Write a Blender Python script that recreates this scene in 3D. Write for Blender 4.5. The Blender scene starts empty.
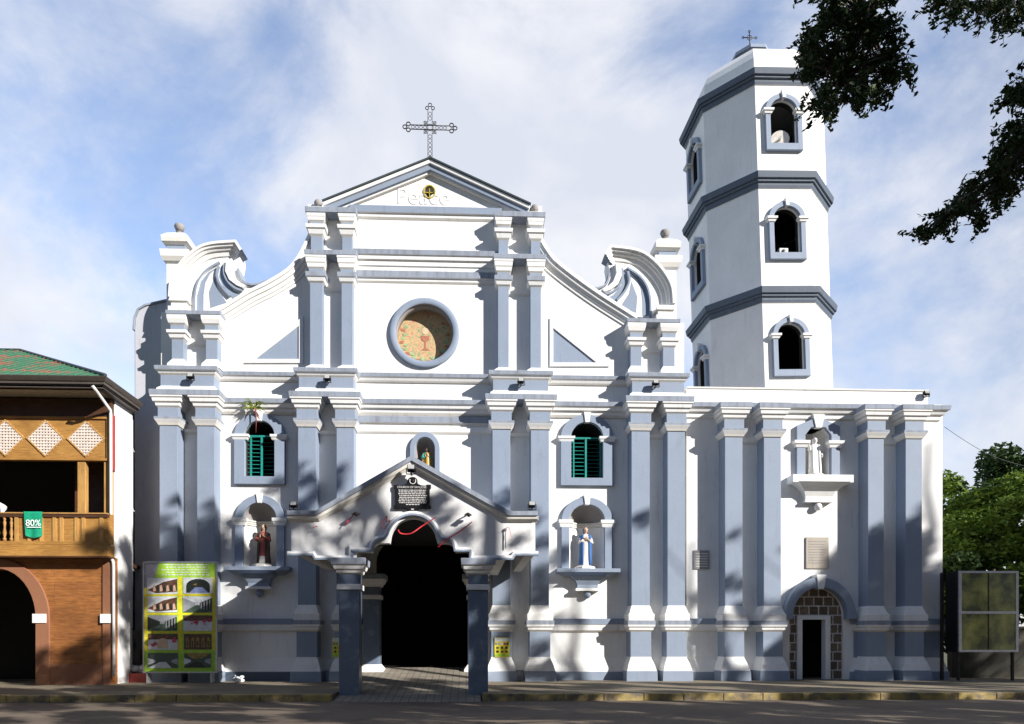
import bpy, bmesh, math, random
import numpy as np
from mathutils import Vector, Matrix
R = math.radians
random.seed(7)
scene = bpy.context.scene
COL = scene.collection

# ------------------------------------------------------------------ camera
CX, HY, FL, YAW, CAMZ = 493.0, 640.0, 700.0, R(2.2), 1.5
cam_d = bpy.data.cameras.new('camera')
cam = bpy.data.objects.new('camera', cam_d); COL.objects.link(cam)
cam.location = (0, 0, CAMZ); cam.rotation_euler = (R(90), 0, -YAW)
cam_d.sensor_width = 36.0; cam_d.lens = FL / 1024 * 36
cam_d.shift_x = (512 - CX) / 1024; cam_d.shift_y = (HY - 362) / 1024
cam_d.clip_start = 0.1; cam_d.clip_end = 4000
scene.camera = cam

# ------------------------------------------------------------------ light
SUN_AZ, SUN_EL = R(128), R(25.5)          # azimuth clockwise from +Y
SDIR = Vector((math.sin(SUN_AZ) * math.cos(SUN_EL), math.cos(SUN_AZ) * math.cos(SUN_EL), math.sin(SUN_EL)))
sd = bpy.data.lights.new('sun', 'SUN'); sd.energy = 5.0; sd.angle = R(0.53); sd.color = (1.0, 0.965, 0.915)
so = bpy.data.objects.new('sun', sd); COL.objects.link(so); so.location = (20, -10, 30)
so.rotation_euler = SDIR.to_track_quat('Z', 'Y').to_euler()
scene.view_settings.view_transform = 'Standard'; scene.view_settings.look = 'None'
scene.view_settings.exposure = 0.78; scene.view_settings.gamma = 1.0
scene.view_settings.use_curve_mapping = False
scene.render.resolution_x = 1024; scene.render.resolution_y = 724

def pixdir(px, py):
    u = (px - CX) / FL; w = (HY - py) / FL
    return Vector((math.sin(YAW) + u * math.cos(YAW), math.cos(YAW) - u * math.sin(YAW), w)).normalized()

def build_world():
    w = bpy.data.worlds.new('World'); scene.world = w; w.use_nodes = True
    nt = w.node_tree; N = nt.nodes; L = nt.links
    for n in list(N): N.remove(n)
    out = N.new('ShaderNodeOutputWorld'); bg = N.new('ShaderNodeBackground'); bg.inputs[1].default_value = 0.06
    sky = N.new('ShaderNodeTexSky'); sky.sky_type = 'NISHITA'; sky.sun_disc = False
    sky.sun_elevation = SUN_EL; sky.sun_rotation = SUN_AZ; sky.air_density = 1.0; sky.dust_density = 0.6; sky.ozone_density = 2.0
    tc = N.new('ShaderNodeTexCoord')
    mp = N.new('ShaderNodeMapping'); mp.inputs['Scale'].default_value = (1.0, 1.0, 1.5); mp.inputs['Rotation'].default_value = (0, R(-28), 0)
    L.new(tc.outputs['Generated'], mp.inputs[0])
    n1 = N.new('ShaderNodeTexNoise'); n1.inputs['Scale'].default_value = 3.2; n1.inputs['Detail'].default_value = 9; n1.inputs['Roughness'].default_value = 0.62; n1.inputs['Distortion'].default_value = 0.25
    mp.inputs['Location'].default_value = (3.1, 0.4, 1.7)
    L.new(mp.outputs[0], n1.inputs['Vector'])
    acc = n1.outputs['Fac']
    # broad cloud banks and clear gaps, by direction in the sky
    blobs = [(430, 60, 30, 0.10), (250, 30, 16, 0.10), (600, 90, 18, 0.12), (400, 150, 14, 0.08), (30, 330, 16, 0.11), (560, 190, 14, .10),
             (150, 170, 17, -0.11), (335, 15, 7, -0.13), (280, 110, 6, -0.06), (60, 60, 14, -0.08), (690, 40, 7, -0.12), (90, 250, 9, -0.05),
             (930, 230, 26, 0.08), (980, 420, 20, 0.10), (860, 60, 12, -0.03), (250, 230, 9, -.05)]
    nv = N.new('ShaderNodeVectorMath'); nv.operation = 'NORMALIZE'; L.new(tc.outputs['Generated'], nv.inputs[0])
    # the sky over the viewer's shoulder is clear
    for (px, py, rad, amp) in [(pixdir(a, b_), 0, r_, m_) for (a, b_, r_, m_) in blobs] + [(Vector((0.1, -1, .5)).normalized(), 0, 85, -.5)]:
        d = N.new('ShaderNodeVectorMath'); d.operation = 'DOT_PRODUCT'; L.new(nv.outputs[0], d.inputs[0]); d.inputs[1].default_value = px
        mr = N.new('ShaderNodeMapRange'); mr.interpolation_type = 'SMOOTHSTEP'
        mr.inputs['From Min'].default_value = math.cos(R(rad)); mr.inputs['From Max'].default_value = 1.0
        mr.inputs['To Min'].default_value = 0; mr.inputs['To Max'].default_value = amp
        L.new(d.outputs['Value'], mr.inputs['Value'])
        a = N.new('ShaderNodeMath'); a.operation = 'ADD'; L.new(acc, a.inputs[0]); L.new(mr.outputs[0], a.inputs[1]); acc = a.outputs[0]
    cr = N.new('ShaderNodeMapRange'); cr.interpolation_type = 'SMOOTHSTEP'
    cr.inputs['From Min'].default_value = 0.37; cr.inputs['From Max'].default_value = 0.72; cr.inputs['To Max'].default_value = 0.95; cr.inputs['To Min'].default_value = 0.08
    L.new(acc, cr.inputs['Value'])
    mx = N.new('ShaderNodeMix'); mx.data_type = 'RGBA'
    L.new(cr.outputs[0], mx.inputs['Factor']); 
    tint = N.new('ShaderNodeMix'); tint.data_type = 'RGBA'; tint.blend_type = 'MULTIPLY'; tint.inputs['Factor'].default_value = 1
    L.new(sky.outputs[0], tint.inputs['A'])
    d2 = N.new('ShaderNodeVectorMath'); d2.operation = 'DOT_PRODUCT'; L.new(nv.outputs[0], d2.inputs[0]); d2.inputs[1].default_value = (-.86, .5, 0)
    m2 = N.new('ShaderNodeMapRange'); m2.interpolation_type = 'SMOOTHSTEP'; m2.inputs['From Min'].default_value = -.45; m2.inputs['From Max'].default_value = .05; L.new(d2.outputs['Value'], m2.inputs['Value'])
    tm = N.new('ShaderNodeMix'); tm.data_type = 'RGBA'; L.new(m2.outputs[0], tm.inputs['Factor']); tm.inputs['A'].default_value = SKYBACK; tm.inputs['B'].default_value = SKYTINT; L.new(tm.outputs['Result'], tint.inputs['B'])
    L.new(tint.outputs['Result'], mx.inputs['A'])
    n3 = N.new('ShaderNodeTexNoise'); n3.inputs['Scale'].default_value = 5; n3.inputs['Detail'].default_value = 7; n3.inputs['Distortion'].default_value = .3; L.new(mp.outputs[0], n3.inputs['Vector'])
    cm = N.new('ShaderNodeMapRange'); cm.inputs['From Min'].default_value = .42; cm.inputs['From Max'].default_value = .62; L.new(n3.outputs['Fac'], cm.inputs['Value'])
    cc = N.new('ShaderNodeMix'); cc.data_type = 'RGBA'; L.new(cm.outputs[0], cc.inputs['Factor']); cc.inputs['A'].default_value = (CLOUD[0] * .80, CLOUD[1] * .83, CLOUD[2] * .90, 1); cc.inputs['B'].default_value = CLOUD; L.new(cc.outputs['Result'], mx.inputs['B'])
    L.new(mx.outputs['Result'], bg.inputs[0]); L.new(bg.outputs[0], out.inputs[0])
SKYTINT = (3.05, 2.75, 2.7, 1); SKYBACK = (.12, .16, .28, 1); CLOUD = (9.2, 9.3, 9.7, 1)
build_world()

# ------------------------------------------------------------------ helpers
def F(px, py, Y):
    d = pixdir(px, py); t = Y / d.y
    return d.x * t, CAMZ + d.z * t
def X(px, Y): return F(px, 500, Y)[0]
def Z(py, Y, px=190): return F(px, py, Y)[1]

def nodemat(name):
    m = bpy.data.materials.new(name); m.use_nodes = True
    nt = m.node_tree; b = nt.nodes['Principled BSDF']; return m, nt, b
def ramp(nt, fac, a, b, ca, cb):
    r = nt.nodes.new('ShaderNodeValToRGB'); r.color_ramp.elements[0].position = a; r.color_ramp.elements[1].position = b
    r.color_ramp.elements[0].color = (*ca, 1); r.color_ramp.elements[1].color = (*cb, 1); nt.links.new(fac, r.inputs[0]); return r
def noise(nt, scale, detail=5, rough=.55, mscale=(1, 1, 1), coord='Object', dist=0):
    tc = nt.nodes.new('ShaderNodeTexCoord'); mp = nt.nodes.new('ShaderNodeMapping'); mp.inputs['Scale'].default_value = mscale
    n = nt.nodes.new('ShaderNodeTexNoise'); n.inputs['Scale'].default_value = scale; n.inputs['Detail'].default_value = detail; n.inputs['Roughness'].default_value = rough; n.inputs['Distortion'].default_value = dist
    nt.links.new(tc.outputs[coord], mp.inputs[0]); nt.links.new(mp.outputs[0], n.inputs['Vector']); return n
def mixc(nt, fac, a, b, mode='MIX'):
    m = nt.nodes.new('ShaderNodeMix'); m.data_type = 'RGBA'; m.blend_type = mode
    for s, v in (('Factor', fac), ('A', a), ('B', b)):
        if hasattr(v, 'is_output'): nt.links.new(v, m.inputs[s])
        elif s == 'Factor': m.inputs[s].default_value = v
        else: m.inputs[s].default_value = (*v, 1)
    return m.outputs['Result']
def bump(nt, b, h, strength=.3, dist=.02):
    bp = nt.nodes.new('ShaderNodeBump'); bp.inputs['Strength'].default_value = strength; bp.inputs['Distance'].default_value = dist
    nt.links.new(h, bp.inputs['Height']); nt.links.new(bp.outputs[0], b.inputs['Normal'])

MAT = {}
def plaster(key, col, dirt=(.35, .33, .30), amount=.5, rough=.8, streak=True, lo=.56, hi=.78):
    m, nt, b = nodemat(key)
    n = noise(nt, 1.1, 6, .6); n2 = noise(nt, 2.2, 6, .62, (3, 3, .45)) if streak else noise(nt, 2.6, 8, .68); n3 = noise(nt, 26, 4, .6)
    var = ramp(nt, n.outputs['Fac'], .3, .7, tuple(c * .9 for c in col), col)
    s = ramp(nt, n2.outputs['Fac'], lo, hi, (0, 0, 0), (1, 1, 1))
    mu = nt.nodes.new('ShaderNodeMath'); mu.operation = 'MULTIPLY'; nt.links.new(s.outputs[0], mu.inputs[0]); mu.inputs[1].default_value = amount
    c = mixc(nt, mu.outputs[0], var.outputs[0], dirt)
    sp = ramp(nt, n3.outputs['Fac'], .3, .75, (1, 1, 1), (.88, .88, .88))
    c = mixc(nt, 1.0, c, sp.outputs[0], 'MULTIPLY')
    nt.links.new(c, b.inputs['Base Color']); b.inputs['Roughness'].default_value = rough
    bump(nt, b, n3.outputs['Fac'], .25, .01)
    MAT[key] = m; return m
plaster('white_paint', (.80, .79, .77), (.38, .35, .30), .42)
plaster('white_clean', (.82, .81, .79), (.42, .38, .32), .28)
plaster('cream_trim', (.74, .70, .63), (.33, .28, .22), .45)
plaster('blue_paint', (.25, .30, .385), (.13, .15, .19), .35, .7)
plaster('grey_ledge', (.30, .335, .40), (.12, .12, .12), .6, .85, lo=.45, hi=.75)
plaster('dark_blue', (.075, .10, .14), (.2, .22, .25), .35, .6)
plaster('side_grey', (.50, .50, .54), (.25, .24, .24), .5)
plaster('pillar_blue', (.13, .17, .235), (.30, .34, .40), .55, .3, False, lo=.52, hi=.68)
plaster('porch_white', (.74, .73, .72), (.36, .34, .33), .35)
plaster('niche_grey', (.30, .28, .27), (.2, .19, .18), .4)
plaster('dirty_base', (.42, .38, .30), (.07, .06, .05), .9, lo=.42, hi=.62)
plaster('unlit_dark', (.014, .013, .012), (.01, .01, .01), .3)  # near-black colour stands in for the darkness inside openings
plaster('house_wall', (.36, .135, .042), (.16, .06, .025), .6)
plaster('house_band', (.28, .12, .06), (.16, .08, .05), .4)
plaster('kerb_yellow', (.42, .31, .10), (.12, .10, .08), .95, .8, False, lo=.42, hi=.62)
plaster('gilt', (.62, .36, .07), (.4, .2, .04), .3, .4)
plaster('skin', (.60, .38, .27), (.5, .3, .2), .2)
plaster('robe_red', (.38, .085, .07), (.2, .05, .05), .3)
plaster('robe_white', (.74, .70, .64), (.5, .46, .4), .3)
plaster('robe_blue', (.035, .12, .33), (.03, .07, .2), .3)
plaster('robe_green', (.05, .38, .28), (.03, .25, .2), .3)
plaster('robe_brown', (.06, .04, .03), (.03, .02, .02), .3)
plaster('statue_white', (.80, .79, .77), (.6, .58, .5), .2)
plaster('hair', (.05, .025, .015), (.03, .02, .01), .2)
plaster('tablet_stone', (.42, .37, .31), (.2, .18, .15), .5)
plaster('pipe_white', (.62, .62, .62), (.4, .38, .35), .3, .4)

def flat(key, col, rough=.6, metal=0, var=.15):
    m, nt, b = nodemat(key); n = noise(nt, 9, 4)
    r = ramp(nt, n.outputs['Fac'], .3, .7, tuple(c * (1 - var) for c in col), tuple(min(1, c * (1 + var)) for c in col))
    nt.links.new(r.outputs[0], b.inputs['Base Color']); b.inputs['Roughness'].default_value = rough; b.inputs['Metallic'].default_value = metal
    MAT[key] = m; return m
flat('black_metal', (.012, .012, .014), .45, .4); flat('iron', (.05, .045, .04), .55, .6); flat('dark_cap', (.035, .05, .055), .6)
flat('teal_paint', (.015, .24, .20), .4); flat('aluminium', (.50, .51, .52), .35, .7); flat('lamp_glass', (.4, .4, .38), .1)
flat('shirt_green', (.0, .28, .15), .8); flat('print_white', (.85, .85, .85), .7, 0, .02); flat('letter_grey', (.62, .60, .58), .8, 0, .03)
flat('lime', (.36, .60, .05), .5); flat('yellow_print', (.70, .60, .03), .5); flat('ribbon_red', (.65, .03, .04), .6)
flat('p_dark', (.02, .025, .02), .4); flat('p_grey', (.30, .31, .33), .4); flat('p_pale', (.62, .64, .65), .4); flat('p_red', (.42, .05, .10), .4, 0, .5)
flat('p_brown', (.10, .05, .03), .4, 0, .4); flat('p_gold', (.30, .20, .05), .4, 0, .5); flat('p_green', (.06, .09, .07), .4); flat('p_blue', (.16, .2, .36), .4)
flat('vinyl_back', (.40, .40, .46), .5); flat('gutter', (.085, .07, .06), .5); flat('soffit', (.33, .30, .24), .8)
flat('lattice_white', (.66, .57, .50), .7); flat('horn_white', (.66, .62, .56), .5); flat('rust_red', (.35, .05, .04), .6); flat('yellow_glass', (.45, .36, .06), .3)
flat('wire_black', (.03, .03, .03), .6); flat('rag_white', (.72, .72, .72), .8); flat('cloth_teal', (.1, .45, .35), .8)

def wood(key, ca, cb, sc=(1, 1, 14), rough=.6):
    m, nt, b = nodemat(key); n = noise(nt, 3, 7, .6, sc, dist=.6); n2 = noise(nt, 1.5, 4)
    r = ramp(nt, n.outputs['Fac'], .32, .68, ca, cb); r2 = ramp(nt, n2.outputs['Fac'], .3, .7, (.65, .62, .6), (1, 1, 1))
    c = mixc(nt, 1.0, r.outputs[0], r2.outputs[0], 'MULTIPLY'); nt.links.new(c, b.inputs['Base Color']); b.inputs['Roughness'].default_value = rough
    bump(nt, b, n.outputs['Fac'], .3, .01); MAT[key] = m
wood('wood_orange', (.30, .135, .030), (.52, .28, .07)); wood('wood_dark', (.045, .018, .008), (.11, .045, .018)); wood('wood_post', (.42, .22, .06), (.62, .36, .11), (8, 8, .6))

# planked house wall: horizontal boards
m, nt, b = nodemat('house_boards')
tc = nt.nodes.new('ShaderNodeTexCoord'); br = nt.nodes.new('ShaderNodeTexBrick'); mp = nt.nodes.new('ShaderNodeMapping'); mp.inputs['Rotation'].default_value = (R(90), 0, 0)
nt.links.new(tc.outputs['Object'], mp.inputs[0]); nt.links.new(mp.outputs[0], br.inputs['Vector'])
br.inputs['Color1'].default_value = (.44, .185, .050, 1); br.inputs['Color2'].default_value = (.37, .15, .042, 1); br.inputs['Mortar'].default_value = (.22, .085, .03, 1)
br.inputs['Scale'].default_value = 1; br.inputs['Brick Width'].default_value = 2.7; br.inputs['Row Height'].default_value = .19; br.inputs['Mortar Size'].default_value = .005
n = noise(nt, 3, 7, .65, (1, 1, 9), dist=.5); r = ramp(nt, n.outputs['Fac'], .3, .7, (.45, .4, .35), (1.1, 1.05, 1.0)); c = mixc(nt, 1., br.outputs['Color'], r.outputs[0], 'MULTIPLY')
nb = noise(nt, .8, 5, .6); rb = ramp(nt, nb.outputs['Fac'], .35, .65, (.62, .58, .55), (1, 1, 1)); c = mixc(nt, 1., c, rb.outputs[0], 'MULTIPLY')
nt.links.new(c, b.inputs['Base Color']); b.inputs['Roughness'].default_value = .65; bump(nt, b, br.outputs['Fac'], -.4, .01); MAT['house_boards'] = m

# stone blocks with pale mortar
m, nt, b = nodemat('stone_blocks')
tc = nt.nodes.new('ShaderNodeTexCoord'); br = nt.nodes.new('ShaderNodeTexBrick'); mp = nt.nodes.new('ShaderNodeMapping'); mp.inputs['Rotation'].default_value = (R(90), 0, 0)
nt.links.new(tc.outputs['Object'], mp.inputs[0]); nt.links.new(mp.outputs[0], br.inputs['Vector'])
br.inputs['Color1'].default_value = (.20, .155, .105, 1); br.inputs['Color2'].default_value = (.09, .07, .05, 1); br.inputs['Mortar'].default_value = (.50, .50, .52, 1)
br.inputs['Scale'].default_value = 1; br.inputs['Brick Width'].default_value = .33; br.inputs['Row Height'].default_value = .31; br.inputs['Mortar Size'].default_value = .022
n = noise(nt, 12, 6, .65); r = ramp(nt, n.outputs['Fac'], .3, .7, (.6, .55, .5), (1.3, 1.25, 1.2)); c = mixc(nt, 1., br.outputs['Color'], r.outputs[0], 'MULTIPLY')
nt.links.new(c, b.inputs['Base Color']); b.inputs['Roughness'].default_value = .85; bump(nt, b, n.outputs['Fac'], .5, .03); MAT['stone_blocks'] = m

# green painted, rusting roof sheet
m, nt, b = nodemat('roof_sheet'); n = noise(nt, 1.3, 6, .6, (.6, 1.5, 1.5)); r = ramp(nt, n.outputs['Fac'], .50, .60, (.05, .17, .09), (.30, .10, .06))
n2 = noise(nt, 14, 5); r2 = ramp(nt, n2.outputs['Fac'], .35, .7, (.7, .7, .7), (1.25, 1.25, 1.2)); nt.links.new(mixc(nt, 1., r.outputs[0], r2.outputs[0], 'MULTIPLY'), b.inputs['Base Color']); b.inputs['Roughness'].default_value = .7; MAT['roof_sheet'] = m

# asphalt, pavement and ramp
def groundmat(key, ca, cb, dust, sc=.35, tile=None):
    m, nt, b = nodemat(key); n = noise(nt, sc, 8, .6); n2 = noise(nt, 60, 3, .6); n3 = noise(nt, 1.2, 6, .7, (1, 2.5, 1))
    r = ramp(nt, n.outputs['Fac'], .35, .68, ca, cb); r3 = ramp(nt, n3.outputs['Fac'], .55, .75, (0, 0, 0), (1, 1, 1))
    c = mixc(nt, r3.outputs[0], r.outputs[0], dust); r2 = ramp(nt, n2.outputs['Fac'], .3, .7, (.7, .7, .7), (1.25, 1.25, 1.25)); c = mixc(nt, 1., c, r2.outputs[0], 'MULTIPLY')
    if tile:
        tc = nt.nodes.new('ShaderNodeTexCoord'); br = nt.nodes.new('ShaderNodeTexBrick'); nt.links.new(tc.outputs['Object'], br.inputs['Vector'])
        br.inputs['Color1'].default_value = (1, 1, 1, 1); br.inputs['Color2'].default_value = (.8, .8, .78, 1); br.inputs['Mortar'].default_value = (.45, .42, .4, 1)
        br.inputs['Scale'].default_value = 1; br.inputs['Brick Width'].default_value = tile; br.inputs['Row Height'].default_value = tile; br.inputs['Mortar Size'].default_value = .012; br.offset = 0
        c = mixc(nt, 1., c, br.outputs['Color'], 'MULTIPLY')
    nt.links.new(c, b.inputs['Base Color']); b.inputs['Roughness'].default_value = .9; bump(nt, b, n2.outputs['Fac'], .5, .01); MAT[key] = m
groundmat('asphalt', (.10, .074, .052), (.17, .13, .092), (.24, .185, .13)); groundmat('pavement', (.15, .12, .08), (.25, .205, .14), (.13, .11, .08), .5)
groundmat('ramp_tiles', (.24, .21, .17), (.34, .30, .24), (.2, .17, .13), .8, .2); groundmat('soil', (.05, .06, .02), (.10, .09, .05), (.12, .10, .06))

# mural seen in the round window: faded painting of flowers round a chalice
m, nt, b = nodemat('mural'); n = noise(nt, 5, 6, .6, dist=1.5); cr = nt.nodes.new('ShaderNodeValToRGB'); e = cr.color_ramp.elements
e[0].position = .3; e[0].color = (.10, .30, .16, 1); e[1].position = .72; e[1].color = (.55, .16, .09, 1)
for p, c in ((.40, (.30, .30, .16, 1)), (.47, (.50, .34, .17, 1)), (.55, (.55, .38, .21, 1)), (.62, (.42, .20, .12, 1))): x = e.new(p); x.color = c
nt.links.new(n.outputs['Fac'], cr.inputs[0]); nt.links.new(cr.outputs[0], b.inputs['Base Color']); b.inputs['Roughness'].default_value = .8; MAT['mural'] = m
flat('chalice_red', (.38, .14, .08), .7); flat('wreath_green', (.27, .38, .20), .8, 0, .4); flat('host_pale', (.60, .46, .30), .7)

# case glass: reflected sunlit leaves painted in as yellow-green patches
m, nt, b = nodemat('case_glass'); n = noise(nt, 1.2, 4, .6); r = ramp(nt, n.outputs['Fac'], .4, .7, (.07, .08, .025), (.50, .47, .11)); nt.links.new(r.outputs[0], b.inputs['Base Color'])
b.inputs['Roughness'].default_value = .12; b.inputs['Specular IOR Level'].default_value = .6; MAT['case_glass'] = m

def leafmat(key, ca, cb, trans=.25):
    m, nt, b = nodemat(key); oi = nt.nodes.new('ShaderNodeNewGeometry'); r = ramp(nt, oi.outputs['Random Per Island'], .0, 1., ca, cb)
    nt.links.new(r.outputs[0], b.inputs['Base Color']); b.inputs['Roughness'].default_value = .65; b.inputs['Specular IOR Level'].default_value = .2
    tr = nt.nodes.new('ShaderNodeBsdfTranslucent'); nt.links.new(r.outputs[0], tr.inputs[0]); ms = nt.nodes.new('ShaderNodeMixShader'); ms.inputs[0].default_value = trans
    o = nt.nodes['Material Output']; nt.links.new(b.outputs[0], ms.inputs[1]); nt.links.new(tr.outputs[0], ms.inputs[2]); nt.links.new(ms.outputs[0], o.inputs[0]); MAT[key] = m
leafmat('leaf_dark', (.016, .032, .010), (.045, .075, .018), .12); leafmat('leaf_green', (.045, .095, .012), (.14, .20, .025)); leafmat('leaf_deep', (.02, .045, .012), (.05, .085, .02), .15)
leafmat('leaf_yellow', (.16, .22, .03), (.30, .34, .06))
plaster('wall_shade', (.06, .055, .04), (.02, .03, .012), .7)  # garden wall tone: the deep shade there is put into the colour
plaster('letter_pale', (.72, .71, .69), (.6, .58, .55), .3)
plaster('bark', (.10, .075, .055), (.04, .03, .02), .7)

ROOT = {}
class B:
    """collects shapes in world coordinates; done() links them as one mesh object under its parent"""
    def __init__(s): s.bm = bmesh.new(); s.mats = []; s.M = None; s.sm = set()
    def mi(s, k):
        if k not in s.mats: s.mats.append(k)
        return s.mats.index(k)
    def V(s, x, y, z):
        v = Vector((x, y, z)); return s.bm.verts.new(s.M @ v if s.M else v)
    def face(s, vs, k, smooth=False):
        try: f = s.bm.faces.new(vs)
        except ValueError: return
        f.material_index = s.mi(k); f.smooth = smooth
    def box(s, x0, x1, y0, y1, z0, z1, k):
        v = [s.V(x, y, z) for z in (z0, z1) for (x, y) in ((x0, y0), (x1, y0), (x1, y1), (x0, y1))]
        for q in ((3, 2, 1, 0), (4, 5, 6, 7), (0, 1, 5, 4), (1, 2, 6, 5), (2, 3, 7, 6), (3, 0, 4, 7)): s.face([v[i] for i in q], k)
    def loft(s, x0, x1, yf, yb, prof, back=False):
        """prof: (z, off, material of the band above)"""
        rings = []
        for p in prof:
            z, o = p[0], p[1]; bo = o if back else 0
            rings.append([s.V(x0 - o, yb + bo, z), s.V(x0 - o, yf - o, z), s.V(x1 + o, yf - o, z), s.V(x1 + o, yb + bo, z)])
        for i in range(len(rings) - 1):
            a, b = rings[i], rings[i + 1]; k = prof[i][2]
            for j in range(4): s.face([a[j], a[(j + 1) % 4], b[(j + 1) % 4], b[j]], k)
        s.face(rings[0][::-1], prof[0][2]); s.face(rings[-1], prof[-2][2])
    def ngon(s, cx, cy, prof, n=8, rot=R(22.5), smooth=False, ky=1):
        """stack of n-gon rings; prof: (z, radius, material above)"""
        rings = [[s.V(cx + p[1] * math.cos(rot + i * 2 * math.pi / n), cy + ky * p[1] * math.sin(rot + i * 2 * math.pi / n), p[0]) for i in range(n)] for p in prof]
        for i in range(len(rings) - 1):
            for j in range(n): s.face([rings[i][j], rings[i][(j + 1) % n], rings[i + 1][(j + 1) % n], rings[i + 1][j]], prof[i][2], smooth)
        s.face(rings[0][::-1], prof[0][2]); s.face(rings[-1], prof[-2][2])
    def poly(s, loops, y0, y1, k, bevel=0):
        """loops of (x, z): outer outline plus holes, a slab from y0 to y1"""
        cu = bpy.data.curves.new('t', 'CURVE'); cu.dimensions = '2D'; cu.fill_mode = 'BOTH'; cu.extrude = abs(y1 - y0) / 2 - bevel
        cu.bevel_depth = bevel; cu.bevel_resolution = 0
        if bevel: cu.offset = -bevel
        for lp in loops:
            sp = cu.splines.new('POLY'); sp.points.add(len(lp) - 1); sp.use_cyclic_u = True
            for i, (x, z) in enumerate(lp): sp.points[i].co = (x, z, 0, 1)
        o = bpy.data.objects.new('t', cu); COL.objects.link(o); me = bpy.data.meshes.new_from_object(o)
        n0 = len(s.bm.verts); f0 = len(s.bm.faces)
        s.bm.from_mesh(me); s.bm.verts.ensure_lookup_table(); s.bm.faces.ensure_lookup_table(); ym = (y0 + y1) / 2; mi = s.mi(k)
        for v in s.bm.verts[n0:]:
            c = Vector((v.co.x, ym - v.co.z, v.co.y)); v.co = s.M @ c if s.M else c
        for f in s.bm.faces[f0:]: f.material_index = mi; f.smooth = False
        bpy.data.objects.remove(o); bpy.data.curves.remove(cu); bpy.data.meshes.remove(me)
    def sweep(s, path, prof, closed=False, smooth=False):
        """path of (x, z); prof closed loop of (n, y, material of side from this point to the next)"""
        P = [Vector(p) for p in path]; n = len(P); rings = []
        for i, p in enumerate(P):
            a = P[(i - 1) % n] if (i > 0 or closed) else None; b = P[(i + 1) % n] if (i < n - 1 or closed) else None
            ns = []
            if a is not None: d = (p - a).normalized(); ns.append(Vector((-d.y, d.x)))
            if b is not None: d = (b - p).normalized(); ns.append(Vector((-d.y, d.x)))
            nn = sum(ns, Vector((0, 0))); nn.normalize(); nn = nn / max(.35, nn.dot(ns[0]))
            rings.append([s.V(p.x + nn.x * q[0], q[1], p.y + nn.y * q[0]) for q in prof])
        m = len(prof)
        for i in range(n if closed else n - 1):
            a, b = rings[i], rings[(i + 1) % n]
            for j in range(m): s.face([a[j], a[(j + 1) % m], b[(j + 1) % m], b[j]], prof[j][2], smooth)
        if not closed: s.face(rings[0][::-1], prof[0][2]); s.face(rings[-1], prof[0][2])
    def tube(s, pts, rad, k, n=8, smooth=True):
        pts = [Vector(p) for p in pts]; rad = rad if isinstance(rad, (list, tuple)) else [rad] * len(pts); rings = []
        u = None
        for i, p in enumerate(pts):
            d = (pts[min(i + 1, len(pts) - 1)] - pts[max(i - 1, 0)]).normalized()
            if u is None: u = d.orthogonal().normalized()
            u = (u - d * u.dot(d)).normalized(); w = d.cross(u)
            rings.append([s.V(*(p + (u * math.cos(t) + w * math.sin(t)) * rad[i])) for t in [j * 2 * math.pi / n for j in range(n)]])
        for i in range(len(rings) - 1):
            for j in range(n): s.face([rings[i][j], rings[i][(j + 1) % n], rings[i + 1][(j + 1) % n], rings[i + 1][j]], k, smooth)
        s.face(rings[0][::-1], k); s.face(rings[-1], k)
    def ball(s, c, r, k, sx=1, sy=1, sz=1, n=14, m=8):
        prof = [(c[2] + r * sz * math.sin(a), max(.001, r * math.cos(a)), k) for a in [R(-90 + 180 * i / m) for i in range(m + 1)]]
        rings = [[s.V(c[0] + sx * p[1] * math.cos(t), c[1] + sy * p[1] * math.sin(t), p[0]) for t in [j * 2 * math.pi / n for j in range(n)]] for p in prof]
        for i in range(m):
            for j in range(n): s.face([rings[i][j], rings[i][(j + 1) % n], rings[i + 1][(j + 1) % n], rings[i + 1][j]], k, True)
    def text(s, string, cx, z, y, size, k, depth=.004):
        cu = bpy.data.curves.new('t', 'FONT'); cu.body = string; cu.size = size; cu.align_x = 'CENTER'; cu.extrude = depth
        o = bpy.data.objects.new('t', cu); COL.objects.link(o); me = bpy.data.meshes.new_from_object(o)
        n0 = len(s.bm.verts); f0 = len(s.bm.faces); s.bm.from_mesh(me); s.bm.verts.ensure_lookup_table(); s.bm.faces.ensure_lookup_table(); mi = s.mi(k)
        for v in s.bm.verts[n0:]:
            c = Vector((cx + v.co.x, y - v.co.z, z + v.co.y)); v.co = s.M @ c if s.M else c
        for f in s.bm.faces[f0:]: f.material_index = mi
        bpy.data.objects.remove(o); bpy.data.curves.remove(cu); bpy.data.meshes.remove(me)
    def done(s, name, parent=None, label=None, bevel=0, at=None):
        me = bpy.data.meshes.new(name); 
        off = Vector(ROOT[parent.name]) if parent else (Vector(at) if at is not None else Vector((0, 0, 0)))
        for v in s.bm.verts: v.co -= off
        bmesh.ops.recalc_face_normals(s.bm, faces=s.bm.faces[:])
        s.bm.to_mesh(me); s.bm.free()
        for k in s.mats: me.materials.append(MAT[k])
        o = bpy.data.objects.new(name, me); COL.objects.link(o)
        if parent: o.parent = parent; ROOT[o.name] = ROOT[parent.name]
        else: o.location = off; ROOT[o.name] = tuple(off)
        if bevel:
            md = o.modifiers.new('bevel', 'BEVEL'); md.width = bevel; md.segments = 2; md.limit_method = 'ANGLE'; md.angle_limit = R(40)
        if label: o['label'] = label
        return o
def thing(name, label, cat, loc=(0, 0, 0), group=None):
    o = bpy.data.objects.new(name, None); COL.objects.link(o); o.location = loc; o.empty_display_size = .3; ROOT[o.name] = tuple(loc)
    o['label'] = label; o['category'] = cat
    if group: o['group'] = group
    return o
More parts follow.
